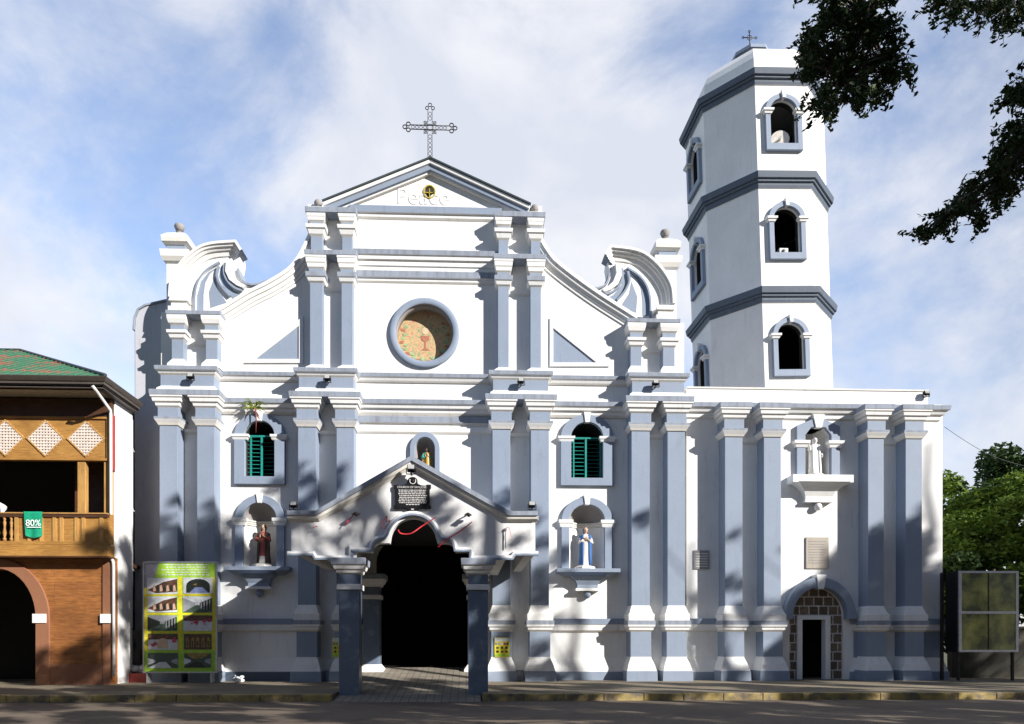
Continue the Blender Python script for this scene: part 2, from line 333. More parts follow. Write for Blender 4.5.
def tag(o, label, cat, group=None):
    o['label'] = label; o['category'] = cat
    if group: o['group'] = group
    return o
def struct(o): o['kind'] = 'structure'; return o
def dup(root, loc, label=None):
    r = root.copy(); COL.objects.link(r); r.location = loc; ROOT[r.name] = tuple(loc)
    if label: r['label'] = label
    for ch in [c for c in bpy.data.objects if c.parent == root]:
        c = ch.copy(); COL.objects.link(c); c.parent = r
        for g in [g for g in bpy.data.objects if g.parent == ch]:
            d = g.copy(); COL.objects.link(d); d.parent = c
    return r
def archloop(cx, hw, z0, zs, rise=None, n=20):
    rise = hw if rise is None else rise
    pts = [(cx - hw, z0)] + [(cx - hw * math.cos(math.pi * i / n), zs + rise * math.sin(math.pi * i / n)) for i in range(n + 1)] + [(cx + hw, z0)]
    return pts
def spline(pts, n=8):
    out = []; P = [pts[0]] + list(pts) + [pts[-1]]
    for i in range(1, len(P) - 2):
        p0, p1, p2, p3 = [Vector(q) for q in P[i - 1:i + 3]]
        for k in range(n):
            t = k / n; out.append(tuple(.5 * ((2 * p1) + (-p0 + p2) * t + (2 * p0 - 5 * p1 + 4 * p2 - p3) * t * t + (-p0 + 3 * p1 - 3 * p2 + p3) * t ** 3)))
    out.append(tuple(pts[-1])); return out

# ------------------------------------------------------------------ ground, road, pavement
YK = 17.2; PZ = .17                      # kerb face, pavement level
XRL, XRR = X(341, 18.3), X(480, 18.3)    # ramp sides
b = B(); b.box(-600, 600, -400, 1500, -.6, -.06, 'soil'); struct(b.done('ground'))
b = B(); b.box(-120, 120, -2, YK + .02, -.05, 0, 'asphalt'); struct(b.done('road'))
b = B(); b.box(-60, XRL - .04, YK + .2, 24.6, -.05, PZ, 'pavement'); b.box(XRR + .04, 60, YK + .2, 24.6, -.05, PZ, 'pavement'); struct(b.done('pavement'))
b = B()
for (xa, xb) in ((-60, XRL - .04), (XRR + .04, 60)):
    x = xa
    while x < xb - .05:
        x2 = min(xb, x + 1.0)
        if x2 > -25 and x < 25: b.box(x + .005, x2 - .005, YK, YK + .198, -.05, PZ + .006 + random.uniform(-.006, .006), 'kerb_yellow')
        else: b.box(x, x2, YK, YK + .198, -.05, PZ + .006, 'kerb_yellow')
        x = x2
struct(b.done('kerb', bevel=.02))
b = B()
zr0, zr1 = .005, Z(667.5, 23.0, 420)
v = [b.V(x, y, z) for (x, y, z) in ((XRL, YK - .25, zr0), (XRR, YK - .25, zr0), (XRR, 23.1, zr1), (XRL, 23.1, zr1), (XRL, YK - .25, -.05), (XRR, YK - .25, -.05), (XRR, 23.1, -.05), (XRL, 23.1, -.05))]
for q in ((0, 1, 2, 3), (4, 7, 6, 5), (0, 4, 5, 1), (1, 5, 6, 2), (2, 6, 7, 3), (3, 7, 4, 0)): b.face([v[i] for i in q], 'ramp_tiles')
struct(b.done('entrance_ramp'))

# ------------------------------------------------------------------ church
YW, YF, YF2 = 23.15, 22.6, 22.78
church = thing('church', 'white two-storey church front with blue-grey pilasters, scrolled shoulders and round window', 'church', (X(424, YW), YW, PZ))
z1 = lambda py, Y=22.5: Z(py, Y, 190)
XC = X(424, YW)
# heights of the ground storey order
ZB = PZ - .02
def order_parts(x0, x1, par, name='pilaster', zl=z1, yw=YW, slab=True, s=1.0):
    """pedestal, shaft and capital of one ground storey pilaster"""
    yb = yw + .05
    b = B(); b.loft(x0, x1, YF, yb, [(ZB, .21, 'blue_paint'), (zl(672), .20, 'blue_paint'), (zl(671.6), .185, 'white_paint'), (zl(665), .13, 'white_paint'), (zl(659), .05, 'white_paint'), (zl(657.3), .04, 'blue_paint'),
        (zl(631.5), .04, 'cream_trim'), (zl(629.5), .10, 'white_paint'), (zl(626.8), .10, 'cream_trim'), (zl(626.4), .14, 'white_paint'), (zl(624.3), .15, 'grey_ledge'), (zl(620), .16, 'grey_ledge'), (zl(619.8), .02, 'grey_ledge')])
    p = b.done(name, par, bevel=.008)
    b = B(); b.loft(x0, x1, YF, yb, [(zl(620), .12, 'white_paint'), (zl(613.5), .13, 'cream_trim'), (zl(612.5), .09, 'white_paint'), (zl(606), .02, 'white_paint'), (zl(604.5), 0, 'blue_paint'), (zl(424), 0, 'blue_paint')]); b.done('shaft', p, bevel=.008)
    b = B(); pr = [(zl(424.6), .03, 'cream_trim'), (zl(422.5), .06, 'white_paint'), (zl(419.8), .115, 'white_paint'), (zl(419.2), .125, 'grey_ledge'), (zl(416.8), .13, 'grey_ledge'), (zl(416.6), .04, 'blue_paint'),
        (zl(407), .04, 'cream_trim'), (zl(405.5), .09, 'white_paint'), (zl(402.5), .11, 'cream_trim'), (zl(401.8), .16, 'white_paint'), (zl(398.5), .18, 'cream_trim'), (zl(397.7), .215, 'white_paint'), (zl(396.2), .22, 'white_paint')]
    if slab: pr += [(zl(396), .235, 'grey_ledge'), (zl(391), .24, 'grey_ledge')]
    pr.append((zl(391) if slab else zl(396), .22, 'grey_ledge')); b.loft(x0, x1, YF, yb, pr); b.done('capital', p, bevel=.006)
    return p
def px2(a, bb, Y=YF): return X(a, Y), X(bb, Y)
pairs = [(px2(159.5, 177.5), px2(197, 214.5)), (px2(298, 316), px2(336.5, 354)), (px2(492.4, 510.3), px2(530.8, 549)), (px2(631.5, 649.7), px2(667.5, 685))]
outs = []
for i, (p, q) in enumerate(pairs):
    order_parts(*p, church, slab=False); order_parts(*q, church, slab=False)
    b = B(); b.loft(p[0], q[1], YF, YW + .05, [(z1(396.1), .23, 'grey_ledge'), (z1(391), .245, 'grey_ledge'), (z1(390.4), .2, 'grey_ledge')]); 
    b.box(p[1] - .02, q[0] + .02, YW - .03, YW + .04, ZB, z1(396.1), 'white_paint')
    b.loft(p[1] + .0, q[0] - .0, YW - .03, YW + .03, [(z1(429), .0, 'cream_trim'), (z1(427), .05, 'white_paint'), (z1(424), .07, 'white_paint'), (z1(423.5), .0, 'white_paint')])
    b.loft(p[1], q[0], YW - .03, YW + .03, [(z1(672), .05, 'blue_paint'), (z1(671.5), .05, 'white_paint'), (z1(660), .0, 'white_paint')]) 
    b.done('entablature_slab', church, bevel=.006)
    # pedestal of the upper storey over the slab
    b = B(); b.loft(p[0] + .02, q[1] - .02, YF + .02, YW + .05, [(z1(390.6), .10, 'white_clean'), (z1(387.5), .09, 'white_clean'), (z1(385), .0, 'white_clean'), (z1(384.6), .0, 'blue_paint'), (z1(374), .0, 'cream_trim'), (z1(372.4), .05, 'white_clean'),
        (z1(370), .09, 'white_clean'), (z1(369.6), .14, 'grey_ledge'), (z1(366), .15, 'grey_ledge'), (z1(365.3), .11, 'grey_ledge')]); b.done('upper_pedestal', church, bevel=.006)
# upper storey, inner pairs: tall pilasters, then an attic order
Y2 = YF2
inner = [(px2(310, 322.5, Y2), px2(341.5, 352.5, Y2)), (px2(498, 508.8, Y2), px2(530.4, 541, Y2))]
for (p, q) in inner:
    for (x0, x1) in (p, q):
        b = B(); b.loft(x0, x1, Y2, YW + .05, [(z1(365.4), .12, 'white_clean'), (z1(363), .12, 'white_clean'), (z1(359.5), .0, 'white_clean'), (z1(359.2), 0, 'blue_paint'), (z1(276), 0, 'cream_trim'), (z1(274.5), .05, 'white_clean'), (z1(271), .09, 'white_clean'),
            (z1(270.6), .12, 'grey_ledge'), (z1(266), .125, 'grey_ledge'), (z1(265.8), .03, 'blue_paint'), (z1(262), .03, 'cream_trim'), (z1(260.5), .07, 'white_clean'), (z1(257), .09, 'cream_trim'), (z1(256), .11, 'white_clean'), (z1(252), .12, 'cream_trim'), (z1(251.4), .135, 'white_clean'), (z1(249), .135, 'white_clean')])
        b.done('upper_pilaster', church, bevel=.006)
        b = B(); a0, a1 = x0 + .02, x1 - .02
        b.loft(a0, a1, Y2 + .03, YW + .05, [(z1(245), .0, 'blue_paint'), (z1(228), .0, 'cream_trim'), (z1(226), .05, 'white_clean'), (z1(222), .09, 'cream_trim'), (z1(221), .13, 'white_clean'), (z1(217.5), .15, 'white_clean'), (z1(217), .03, 'blue_paint'), (z1(214), .03, 'cream_trim'),
            (z1(212.5), .08, 'white_clean'), (z1(209.5), .10, 'cream_trim'), (z1(209), .11, 'white_clean'), (z1(205.5), .13, 'white_clean'), (z1(205.4), .13, 'white_clean')]); b.done('attic_pilaster', church, bevel=.006)
    b = B(); b.loft(p[0], q[1], Y2, YW + .05, [(z1(249.2), .15, 'grey_ledge'), (z1(244.6), .16, 'grey_ledge'), (z1(244), .12, 'grey_ledge')]); b.box(p[1] - .02, q[0] + .02, YW - .03, YW + .06, z1(365), z1(205), 'white_clean')
    b.loft(p[1] - .01, q[0] + .01, YW - .03, YW + .03, [(z1(281), 0, 'cream_trim'), (z1(279), .05, 'white_clean'), (z1(276), .06, 'white_clean'), (z1(275.5), .0, 'white_clean')]); b.done('pier_slab', church, bevel=.006)
    b = B(); b.loft(p[0] + .02, q[1] - .02, Y2 + .03, YW + .3, [(z1(205.6), .15, 'grey_ledge'), (z1(200.5), .16, 'grey_ledge'), (z1(200), .12, 'grey_ledge')]); b.done('pier_slab', church, bevel=.006)
    xm = (p[0] + p[1]) / 2 if p[0] < XC else (q[0] + q[1]) / 2; ym = Y2 + .3
    b = B(); b.loft(xm - .20, xm + .20, ym - .2, ym + .2, [(z1(200.2), .12, 'white_clean'), (z1(197), .06, 'white_clean'), (z1(194.5), -.08, 'white_clean'), (z1(194), -.12, 'white_clean')], back=True)
    b.ngon(xm, ym, [(z1(194.3), .06, 'niche_grey'), (z1(193), .09, 'niche_grey'), (z1(192.3), .07, 'niche_grey')], 16, 0); b.ball((xm, ym, z1(189.3)), .135, 'niche_grey'); b.done('finial', church)
# upper storey, outer pairs (short)
outer = [(px2(171.7, 183.4, Y2), px2(205.8, 217.5, Y2), 0.), (px2(630.5, 641.6, Y2), px2(663, 674.7, Y2), 0.)]
for (p, q, dz) in outer:
    for (x0, x1) in (p, q):
        b = B(); b.loft(x0, x1, Y2, YW + .05, [(z1(365.4), .12, 'white_clean'), (z1(361), .10, 'white_clean'), (z1(356), .0, 'white_clean'), (z1(355.5), 0, 'blue_paint'), (z1(336), 0, 'cream_trim'), (z1(334.5), .05, 'white_clean'), (z1(331), .08, 'cream_trim'), (z1(330.4), .12, 'white_clean'),
            (z1(327.4), .13, 'white_clean'), (z1(327), .03, 'blue_paint'), (z1(321.5), .03, 'cream_trim'), (z1(320), .08, 'white_clean'), (z1(317), .11, 'cream_trim'), (z1(316), .115, 'white_clean'), (z1(312), .125, 'white_clean'), (z1(311.8), .125, 'white_clean')]); b.done('upper_pilaster', church, bevel=.006)
    b = B(); b.loft(p[0], q[1], Y2, YW + .25, [(z1(312), .14, 'grey_ledge'), (z1(308.2), .15, 'grey_ledge'), (z1(307.7), .1, 'grey_ledge')]); b.box(p[1] - .02, q[0] + .02, YW - .03, YW + .06, z1(365), z1(312), 'white_clean')
    b.loft(p[1] - .01, q[0] + .01, YW - .03, YW + .03, [(z1(339), 0, 'cream_trim'), (z1(337), .05, 'white_clean'), (z1(333), .06, 'white_clean'), (z1(332.5), .0, 'white_clean')]); b.done('pier_slab', church, bevel=.006)

# wall with its openings
def pts(lst, Y=YW): return [F(x, y, Y) for (x, y) in lst]
sil = pts([(161, 700), (161, 312), (222, 315), (249, 299), (269, 289), (289, 277), (299, 266), (308, 252), (308, 204), (338, 206), (430, 169), (514, 207), (542, 206), (542, 248), (557, 269), (580, 287), (603, 303), (625, 317), (636, 323), (684, 323), (684, 700)])
sil[0] = (sil[0][0], ZB); sil[-1] = (sil[-1][0], ZB)
def win_def(c, hw, y0, ys, yt, Y=YW):
    x = X(c, Y); h = X(c + hw, Y) - x; zb = Z(y0, Y, c); zs = Z(ys, Y, c); return x, h, zb, zs, Z(yt, Y, c) - zs
W1 = win_def(260.5, 14.6, 477, 436, 421.5); W2 = win_def(586.5, 15.8, 478.5, 438, 423)
N1 = win_def(260.5, 16.5, 568, 519, 503); N2 = win_def(586.5, 17.5, 570, 521, 505)
NC = win_def(425, 9.8, 478, 449, 438)
xd0, xd1 = X(373, YW), X(470, YW)
door = archloop((xd0 + xd1) / 2, (xd1 - xd0) / 2, zr1 - .02, Z(560, YW, 420), 1.1)
rose_c = F(424.6, 333.7, YW); RR = 28.3 / FL * YW; RO = 34.6 / FL * YW
rose = [(rose_c[0] + RR * math.cos(t), rose_c[1] + RR * math.sin(t)) for t in [i * 2 * math.pi / 48 for i in range(48)]]
oc = F(429.5, 192, YW); ocl = [(oc[0] + .17 * math.cos(t), oc[1] + .19 * math.sin(t)) for t in [i * 2 * math.pi / 24 for i in range(24)]]
al = lambda w, n=20: archloop(w[0], w[1], w[2], w[3], w[4], n)
b = B(); b.poly([sil, al(W1), al(W2), al(N1), al(N2), al(NC), door, rose, ocl], YW, YW + .9, 'white_paint')
wall = b.done('wall', church)
for txt in [0]:
    b = B(); b.text('Peace', X(423, YW), Z(204.5, YW, 424), YW - .006, .76, 'letter_pale', .008); b.done('lettering', wall)
# nave behind
b = B(); nx0, nx1 = X(175, YW), X(672, YW); zt = Z(400, YW, 420)
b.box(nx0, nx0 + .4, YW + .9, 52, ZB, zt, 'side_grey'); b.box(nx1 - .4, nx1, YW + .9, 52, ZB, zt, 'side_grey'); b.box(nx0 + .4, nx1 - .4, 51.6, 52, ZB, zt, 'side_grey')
b.box(nx0, nx1, YW + .9, 52, zt + .003, zt + .3, 'dark_cap'); b.box(nx0 + .4, nx1 - .4, YW - .05 + .05, 51.6, ZB, zr1 - .02, 'unlit_dark')
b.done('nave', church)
b = B(); b.box(nx0 + .4, nx1 - .4, YW + .92, YW + .96, zr1, zr1 + .01, 'unlit_dark'); 
b.box(xd0 - 1.2, xd0 - 1.1, YW + .9, 30, zr1, zt - 1, 'unlit_dark'); b.box(xd1 + 1.1, xd1 + 1.2, YW + .9, 30, zr1, zt - 1, 'unlit_dark'); b.box(xd0 - 1.2, xd1 + 1.2, 30, 30.1, zr1, zt - 1, 'unlit_dark'); b.box(xd0 - 1.2, xd1 + 1.2, YW + .9, 30.1, zt - 1, zt - .9, 'unlit_dark'); b.done('vestibule', church)
for sx, xx in ((1, xd0), (-1, xd1)):
    b = B(); xa, xb = sorted((xx - sx * .08, xx - sx * .02)); b.box(xa, xb, YW + .92, YW + 2.4, zr1 + .02, Z(555, YW, 420), 'wood_dark')
    for k in range(3): b.box(xa - .02, xb + .02, YW + 1.1, YW + 2.25, zr1 + .3 + k * 1.1, zr1 + 1.2 + k * 1.1, 'wood_dark')
    b.done('door', church)

# wall cornices and strings between the pairs
def run(xa, xb, prof, name, Y=YW, par=church):
    b = B(); b.loft(xa, xb, Y - .01, Y + .05, prof); return b.done(name, par, bevel=.005)
zw = lambda py: Z(py, YW - .15, 190)
bays = [(pairs[0][1][1] + .02, pairs[1][0][0] - .02), (pairs[1][1][1] + .02, pairs[2][0][0] - .02), (pairs[2][1][1] + .02, pairs[3][0][0] - .02)]
def zr_(py, px): return Z(py, YW - .15, px)
for i, (xa, xb) in enumerate(bays):
    pxr = (255, 425, 585)[i]; zz = lambda py: zr_(py, pxr)
    d = (0, 0, 2)[i]
    c0 = {0: 399, 1: 400.3, 2: 402.5}[i]
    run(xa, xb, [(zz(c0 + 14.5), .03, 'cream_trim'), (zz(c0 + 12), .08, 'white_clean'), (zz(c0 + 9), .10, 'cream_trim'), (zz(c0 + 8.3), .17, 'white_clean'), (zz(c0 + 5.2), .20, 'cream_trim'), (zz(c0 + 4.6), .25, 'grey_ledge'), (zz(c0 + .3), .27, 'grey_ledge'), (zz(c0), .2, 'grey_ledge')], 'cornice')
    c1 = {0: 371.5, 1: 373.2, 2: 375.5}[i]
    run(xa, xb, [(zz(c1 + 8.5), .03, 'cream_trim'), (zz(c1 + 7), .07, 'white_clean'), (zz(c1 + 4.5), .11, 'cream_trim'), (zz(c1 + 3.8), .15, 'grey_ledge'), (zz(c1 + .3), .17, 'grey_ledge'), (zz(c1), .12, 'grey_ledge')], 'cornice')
    if i == 1:
        run(xa, xb, [(zz(433), .0, 'cream_trim'), (zz(431), .04, 'white_clean'), (zz(426), .06, 'white_clean'), (zz(425.4), .02, 'white_clean'), (zz(423), .02, 'cream_trim'), (zz(422.4), .10, 'grey_ledge'), (zz(416), .11, 'grey_ledge'), (zz(415.5), .02, 'white_clean'), (zz(414.9), .02, 'white_clean')], 'string_course')
    spans = [(xa, xb)] if i != 1 else [(xa, X(366, YW)), (X(476, YW), xb)]
    for (a_, b_) in spans:
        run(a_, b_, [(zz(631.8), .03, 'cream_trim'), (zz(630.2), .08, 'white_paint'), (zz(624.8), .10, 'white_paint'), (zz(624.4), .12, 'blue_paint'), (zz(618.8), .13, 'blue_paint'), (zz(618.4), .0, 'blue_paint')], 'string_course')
        b = B(); b.loft(a_, b_, YW - .01, YW + .05, [(ZB, .15, 'dark_blue' if i == 0 else 'blue_paint'), (zz(672), .14, 'blue_paint'), (zz(671.6), .12, 'white_paint'), (zz(658), .0, 'white_paint'), (zz(657), .0, 'white_paint')]); b.done('plinth', church)
# central bay of the upper storey
xa, xb = inner[0][1][1] - .01, inner[1][0][0] + .01; zz = lambda py: zr_(py, 425)
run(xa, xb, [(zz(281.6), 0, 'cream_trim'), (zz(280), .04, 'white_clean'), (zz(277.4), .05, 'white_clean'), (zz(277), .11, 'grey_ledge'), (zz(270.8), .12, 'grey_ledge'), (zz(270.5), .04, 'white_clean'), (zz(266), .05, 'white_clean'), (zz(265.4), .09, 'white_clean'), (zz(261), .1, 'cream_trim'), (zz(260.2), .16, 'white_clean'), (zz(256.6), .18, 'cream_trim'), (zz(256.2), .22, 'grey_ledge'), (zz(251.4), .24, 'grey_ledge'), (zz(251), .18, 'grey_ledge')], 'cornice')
run(xa, xb, [(zz(218), 0, 'cream_trim'), (zz(216), .05, 'white_clean'), (zz(213), .06, 'cream_trim'), (zz(212.6), .12, 'blue_paint'), (zz(206), .13, 'blue_paint'), (zz(205.6), .02, 'blue_paint')], 'cornice')
# raking cornice
pk = pts([(325, 209), (430.5, 166.8), (529, 212)])
b = B(); b.sweep(pk, [(.04, YW + .4, 'white_clean'), (.04, YW - .30, 'white_clean'), (-.05, YW - .28, 'cream_trim'), (-.06, YW - .22, 'blue_paint'), (-.20, YW - .20, 'blue_paint'), (-.21, YW - .12, 'white_clean'), (-.26, YW - .10, 'cream_trim'), (-.27, YW + .0, 'white_clean'), (-.27, YW + .4, 'white_clean')])
rc = b.done('raking_cornice', church)
b = B(); b.sweep(pk, [(.055, YW + .5, 'dark_cap'), (.055, YW - .34, 'dark_cap'), (.10, YW - .35, 'dark_cap'), (.10, YW + .5, 'dark_cap')]); b.done('roof_edge', rc)
# oculus frame and glazing
b = B(); b.sweep(ocl, [(-.0, YW + .1, 'yellow_glass'), (-.0, YW - .03, 'yellow_glass'), (-.035, YW - .03, 'yellow_glass'), (-.035, YW + .1, 'yellow_glass')], True); b.box(oc[0] - .012, oc[0] + .012, YW + .02, YW + .05, oc[1] - .19, oc[1] + .19, 'yellow_glass'); b.box(oc[0] - .17, oc[0] + .17, YW + .02, YW + .05, oc[1] - .012, oc[1] + .012, 'yellow_glass'); b.box(oc[0] - .2, oc[0] + .2, YW + .3, YW + .32, oc[1] - .2, oc[1] + .2, 'unlit_dark'); b.done('oculus', church)
# rose window
b = B(); ring = [(rose_c[0] + RR * math.cos(t), rose_c[1] + RR * math.sin(t)) for t in [-i * 2 * math.pi / 64 for i in range(64)]]; wd = RO - RR
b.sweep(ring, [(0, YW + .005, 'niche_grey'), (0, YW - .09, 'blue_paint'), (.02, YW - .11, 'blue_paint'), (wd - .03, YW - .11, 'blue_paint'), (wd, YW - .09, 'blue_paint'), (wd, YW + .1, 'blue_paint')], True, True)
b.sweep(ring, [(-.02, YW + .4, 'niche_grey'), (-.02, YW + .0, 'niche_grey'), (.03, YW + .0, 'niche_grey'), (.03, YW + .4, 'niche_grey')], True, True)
rw = b.done('round_window', church)
b = B(); b.poly([[(rose_c[0] + (RR + .05) * math.cos(t), rose_c[1] + (RR + .05) * math.sin(t)) for t in [i * 2 * math.pi / 48 for i in range(48)]]], YW + .36, YW + .40, 'mural')
cx, cz = rose_c; yy = YW + .35
b.poly([[(cx - .15, cz + .08), (cx - .12, cz - .06), (cx - .03, cz - .12), (cx - .03, cz - .32), (cx - .14, cz - .40), (cx + .14, cz - .40), (cx + .03, cz - .32), (cx + .03, cz - .12), (cx + .12, cz - .06), (cx + .15, cz + .08)]], yy, yy + .01, 'chalice_red')
b.poly([[(cx + .11 * math.cos(t), cz + .24 + .11 * math.sin(t)) for t in [i * 2 * math.pi / 20 for i in range(20)]]], yy, yy + .01, 'host_pale')
for k in range(26):
    t = R(150 + k * 10); r = .74 + .05 * math.sin(k * 2.1); px_, pz_ = cx + r * math.cos(t), cz + r * math.sin(t)
    b.poly([[(px_ + .07 * math.cos(a) + .02 * math.cos(3 * a + k), pz_ + .05 * math.sin(a)) for a in [i * 2 * math.pi / 9 for i in range(9)]]], yy - .002 * (k % 3), yy + .008, ('wreath_green', 'chalice_red', 'wreath_green')[k % 3])
b.done('mural', rw)

# arched window surround with imposts and keystone
def surround(w, fo, ztop_add, par, Y=YW, m='blue_paint', z_under=.17, prot=.12, imp=.15, name='window', sill=True, key=True, trim='white_paint'):
    x, h, z0, zs, rise = w; rev = lambda L: L
    b = B(); outer_ = [(x - h - fo, z0 - z_under), *archloop(x, h + fo, z0 - z_under, zs, rise + ztop_add)[1:-1], (x + h + fo, z0 - z_under)]
    if sill: b.poly([outer_, al(w)], Y - prot, Y + .02, m, .012)
    else:
        inn = al(w); b.poly([outer_ + inn[::-1]], Y - prot, Y + .02, m, .012)
    fr = b.done(name, par)
    for sx in (-1, 1):
        b = B(); xa, xb = sorted((x + sx * (h - .05), x + sx * (h + fo + .01)))
        b.loft(xa, xb, Y - prot + .02, Y + .01, [(zs - imp, .02, trim), (zs - imp * .45, .05, 'cream_trim'), (zs - imp * .4, .07, trim), (zs + .02, .075, trim), (zs + .025, .05, trim)]); b.done('impost', fr)
    if key:
        b = B(); b.poly([[(x - .07, zs + rise - .02), (x - .115, zs + rise + ztop_add + .07), (x + .115, zs + rise + ztop_add + .07), (x + .07, zs + rise - .02)]], Y - prot - .04, Y + .01, trim, .008); b.done('keystone', fr)
    return fr
for k, w in enumerate((W1, W2)):
    fr = surround(w, .35, .25, church, z_under=.26)
    x, h, z0, zs, rise = w; yv = YW + .13; zt_ = zs + .06
    b = B(); b.poly([archloop(x, h + .03, z0 - .03, zs, rise + .03) + al((x, h - .012, z0, zs, rise - .012))[::-1]], YW + .02, YW + .92, 'unlit_dark'); b.done('reveal', fr)  # near-black lining paints the reveal as if in shade
    b = B(); b.box(x - h, x + h, yv, yv + .05, zt_ - .05, zt_, 'teal_paint'); b.box(x - h + .10, x - h + .145, yv, yv + .05, z0, zt_ - .05, 'teal_paint'); b.box(x - .03, x + .03, yv - .01, yv + .04, z0, zt_ - .05, 'teal_paint'); b.box(x + h - .06, x + h, yv, yv + .05, z0, zt_ - .05, 'teal_paint')
    b.done('grille_frame', fr)
    b = B()
    n = 11
    for i in range(n):
        zc = z0 + .06 + (zt_ - .12 - z0) * i / (n - 1)
        for (xa, xb, yo) in ((x - h, x - .03, 0), (x + .03, x + h - .06, .16)):
            yv = YW + .13 + yo
            v = [b.V(xa, yv + .005, zc - .013), b.V(xb, yv + .005, zc - .013), b.V(xb, yv + .04, zc + .005), b.V(xa, yv + .04, zc + .005), b.V(xa, yv + .005, zc - .010), b.V(xb, yv + .005, zc - .010), b.V(xb, yv + .04, zc + .014), b.V(xa, yv + .04, zc + .014)]
            for q in ((0, 1, 2, 3), (4, 5, 6, 7), (0, 1, 5, 4), (2, 3, 7, 6), (0, 3, 7, 4), (1, 2, 6, 5)): b.face([v[i2] for i2 in q], 'teal_paint')
    b.done('louvres', fr)
# niches
def niche(w, par, Y=YW, depth=.55, ledge=True, m='niche_grey', ml='white_paint'):
    x, h, z0, zs, rise = w; b = B(); n = 16
    def ring(z, s): return [b.V(x - h * s * math.cos(math.pi * i / n), Y + .02 + depth * s * math.sin(math.pi * i / n), z) for i in range(n + 1)]
    a = ring(z0, 1); c = ring(zs, 1)
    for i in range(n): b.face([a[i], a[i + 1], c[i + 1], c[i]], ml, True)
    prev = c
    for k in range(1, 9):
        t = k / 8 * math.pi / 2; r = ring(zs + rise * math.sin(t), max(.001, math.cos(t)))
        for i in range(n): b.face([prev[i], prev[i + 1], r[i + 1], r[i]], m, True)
        prev = r
    fl = ring(z0 + .004, 1.0); b.face(fl, ml)
    if ledge:
        for (dz0, dz1, dd) in ((-.17, -.12, .03), (-.12, -.05, .05), (-.05, .0, .08)):
            pr = []
            for (zq, rr) in ((zs + dz0, 1), (zs + dz0, 1 - dd / h), (zs + dz1, 1 - dd / h - .02), (zs + dz1, 1)): pr.append(ring(zq, rr))
            for j in range(3):
                for i in range(n): b.face([pr[j][i], pr[j][i + 1], pr[j + 1][i + 1], pr[j + 1][i]], 'cream_trim', True)
    return b.done('niche', par)
def bracket(x, ztop, hw, par, Y=YW, m='blue_paint', m2='blue_paint', plate='white_paint', depth=.46):
    b = B(); ya = Y + .02
    b.loft(x - hw + .16, x + hw - .16, Y - depth + .16, ya, [(ztop - .25, -.10, m2), (ztop - .19, .0, m2), (ztop - .13, .09, m2), (ztop - .12, .16, m), (ztop, .16, m)]); 
    b.loft(x - .34, x + .34, Y - .22, ya, [(ztop - .62, 0, m2), (ztop - .52, .0, m2), (ztop - .38, .07, m2), (ztop - .25, .24, m2)])
    b.loft(x - .40, x + .40, Y - .28, ya, [(ztop - .72, 0, plate), (ztop - .63, .0, plate)]); b.ball((x, Y - .1, ztop - .84), .13, m2)
    return b.done('niche_bracket', par)
for w in (N1, N2):
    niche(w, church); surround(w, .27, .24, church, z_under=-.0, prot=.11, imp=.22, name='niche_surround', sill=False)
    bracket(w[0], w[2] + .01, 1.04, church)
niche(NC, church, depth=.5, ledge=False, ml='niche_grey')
b = B(); o_ = archloop(NC[0], NC[1] + .17, NC[2], NC[3], NC[4] + .17); i_ = al(NC); b.poly([o_ + i_[::-1]], YW - .12, YW + .02, 'blue_paint', .012); b.done('niche_surround', church)

# triangular panels
def tri(lst, lst2, mirror=False):
    P = pts(lst); Q = pts(lst2)
    b = B(); b.poly([Q, P], YW - .05, YW + .01, 'white_clean', .008); b.poly([P], YW - .008, YW + .01, 'blue_paint'); b.done('triangular_panel', church)
tri([(256, 359.5), (299, 326.5), (299, 359.5)], [(244, 363.5), (303.5, 316.5), (303.5, 363.5)])
tri([(553, 328.5), (596, 363), (553, 363)], [(549.5, 318.5), (609, 367), (549.5, 367)])
# curved parapet mouldings
mould = [(.05, YW + .9, 'grey_ledge'), (.05, YW - .22, 'white_clean'), (-.06, YW - .23, 'cream_trim'), (-.07, YW - .18, 'white_clean'), (-.18, YW - .16, 'cream_trim'), (-.19, YW - .11, 'white_clean'), (-.29, YW - .08, 'cream_trim'), (-.30, YW - .05, 'white_clean'), (-.38, YW - .04, 'white_clean'), (-.39, YW + .02, 'white_clean'), (-.3, YW + .9, 'white_clean')]
b = B(); b.sweep(spline(pts([(215, 314.5), (222, 312), (249, 295.5), (269, 285.5), (289, 273), (299, 261.5), (307, 247), (314, 231)])), mould); b.done('parapet_moulding', church)
b = B(); b.sweep(spline(pts([(533, 227), (541, 243), (548, 254.5), (557, 265), (580, 283), (603, 299), (625, 313), (636, 320)])), mould); b.done('parapet_moulding', church)
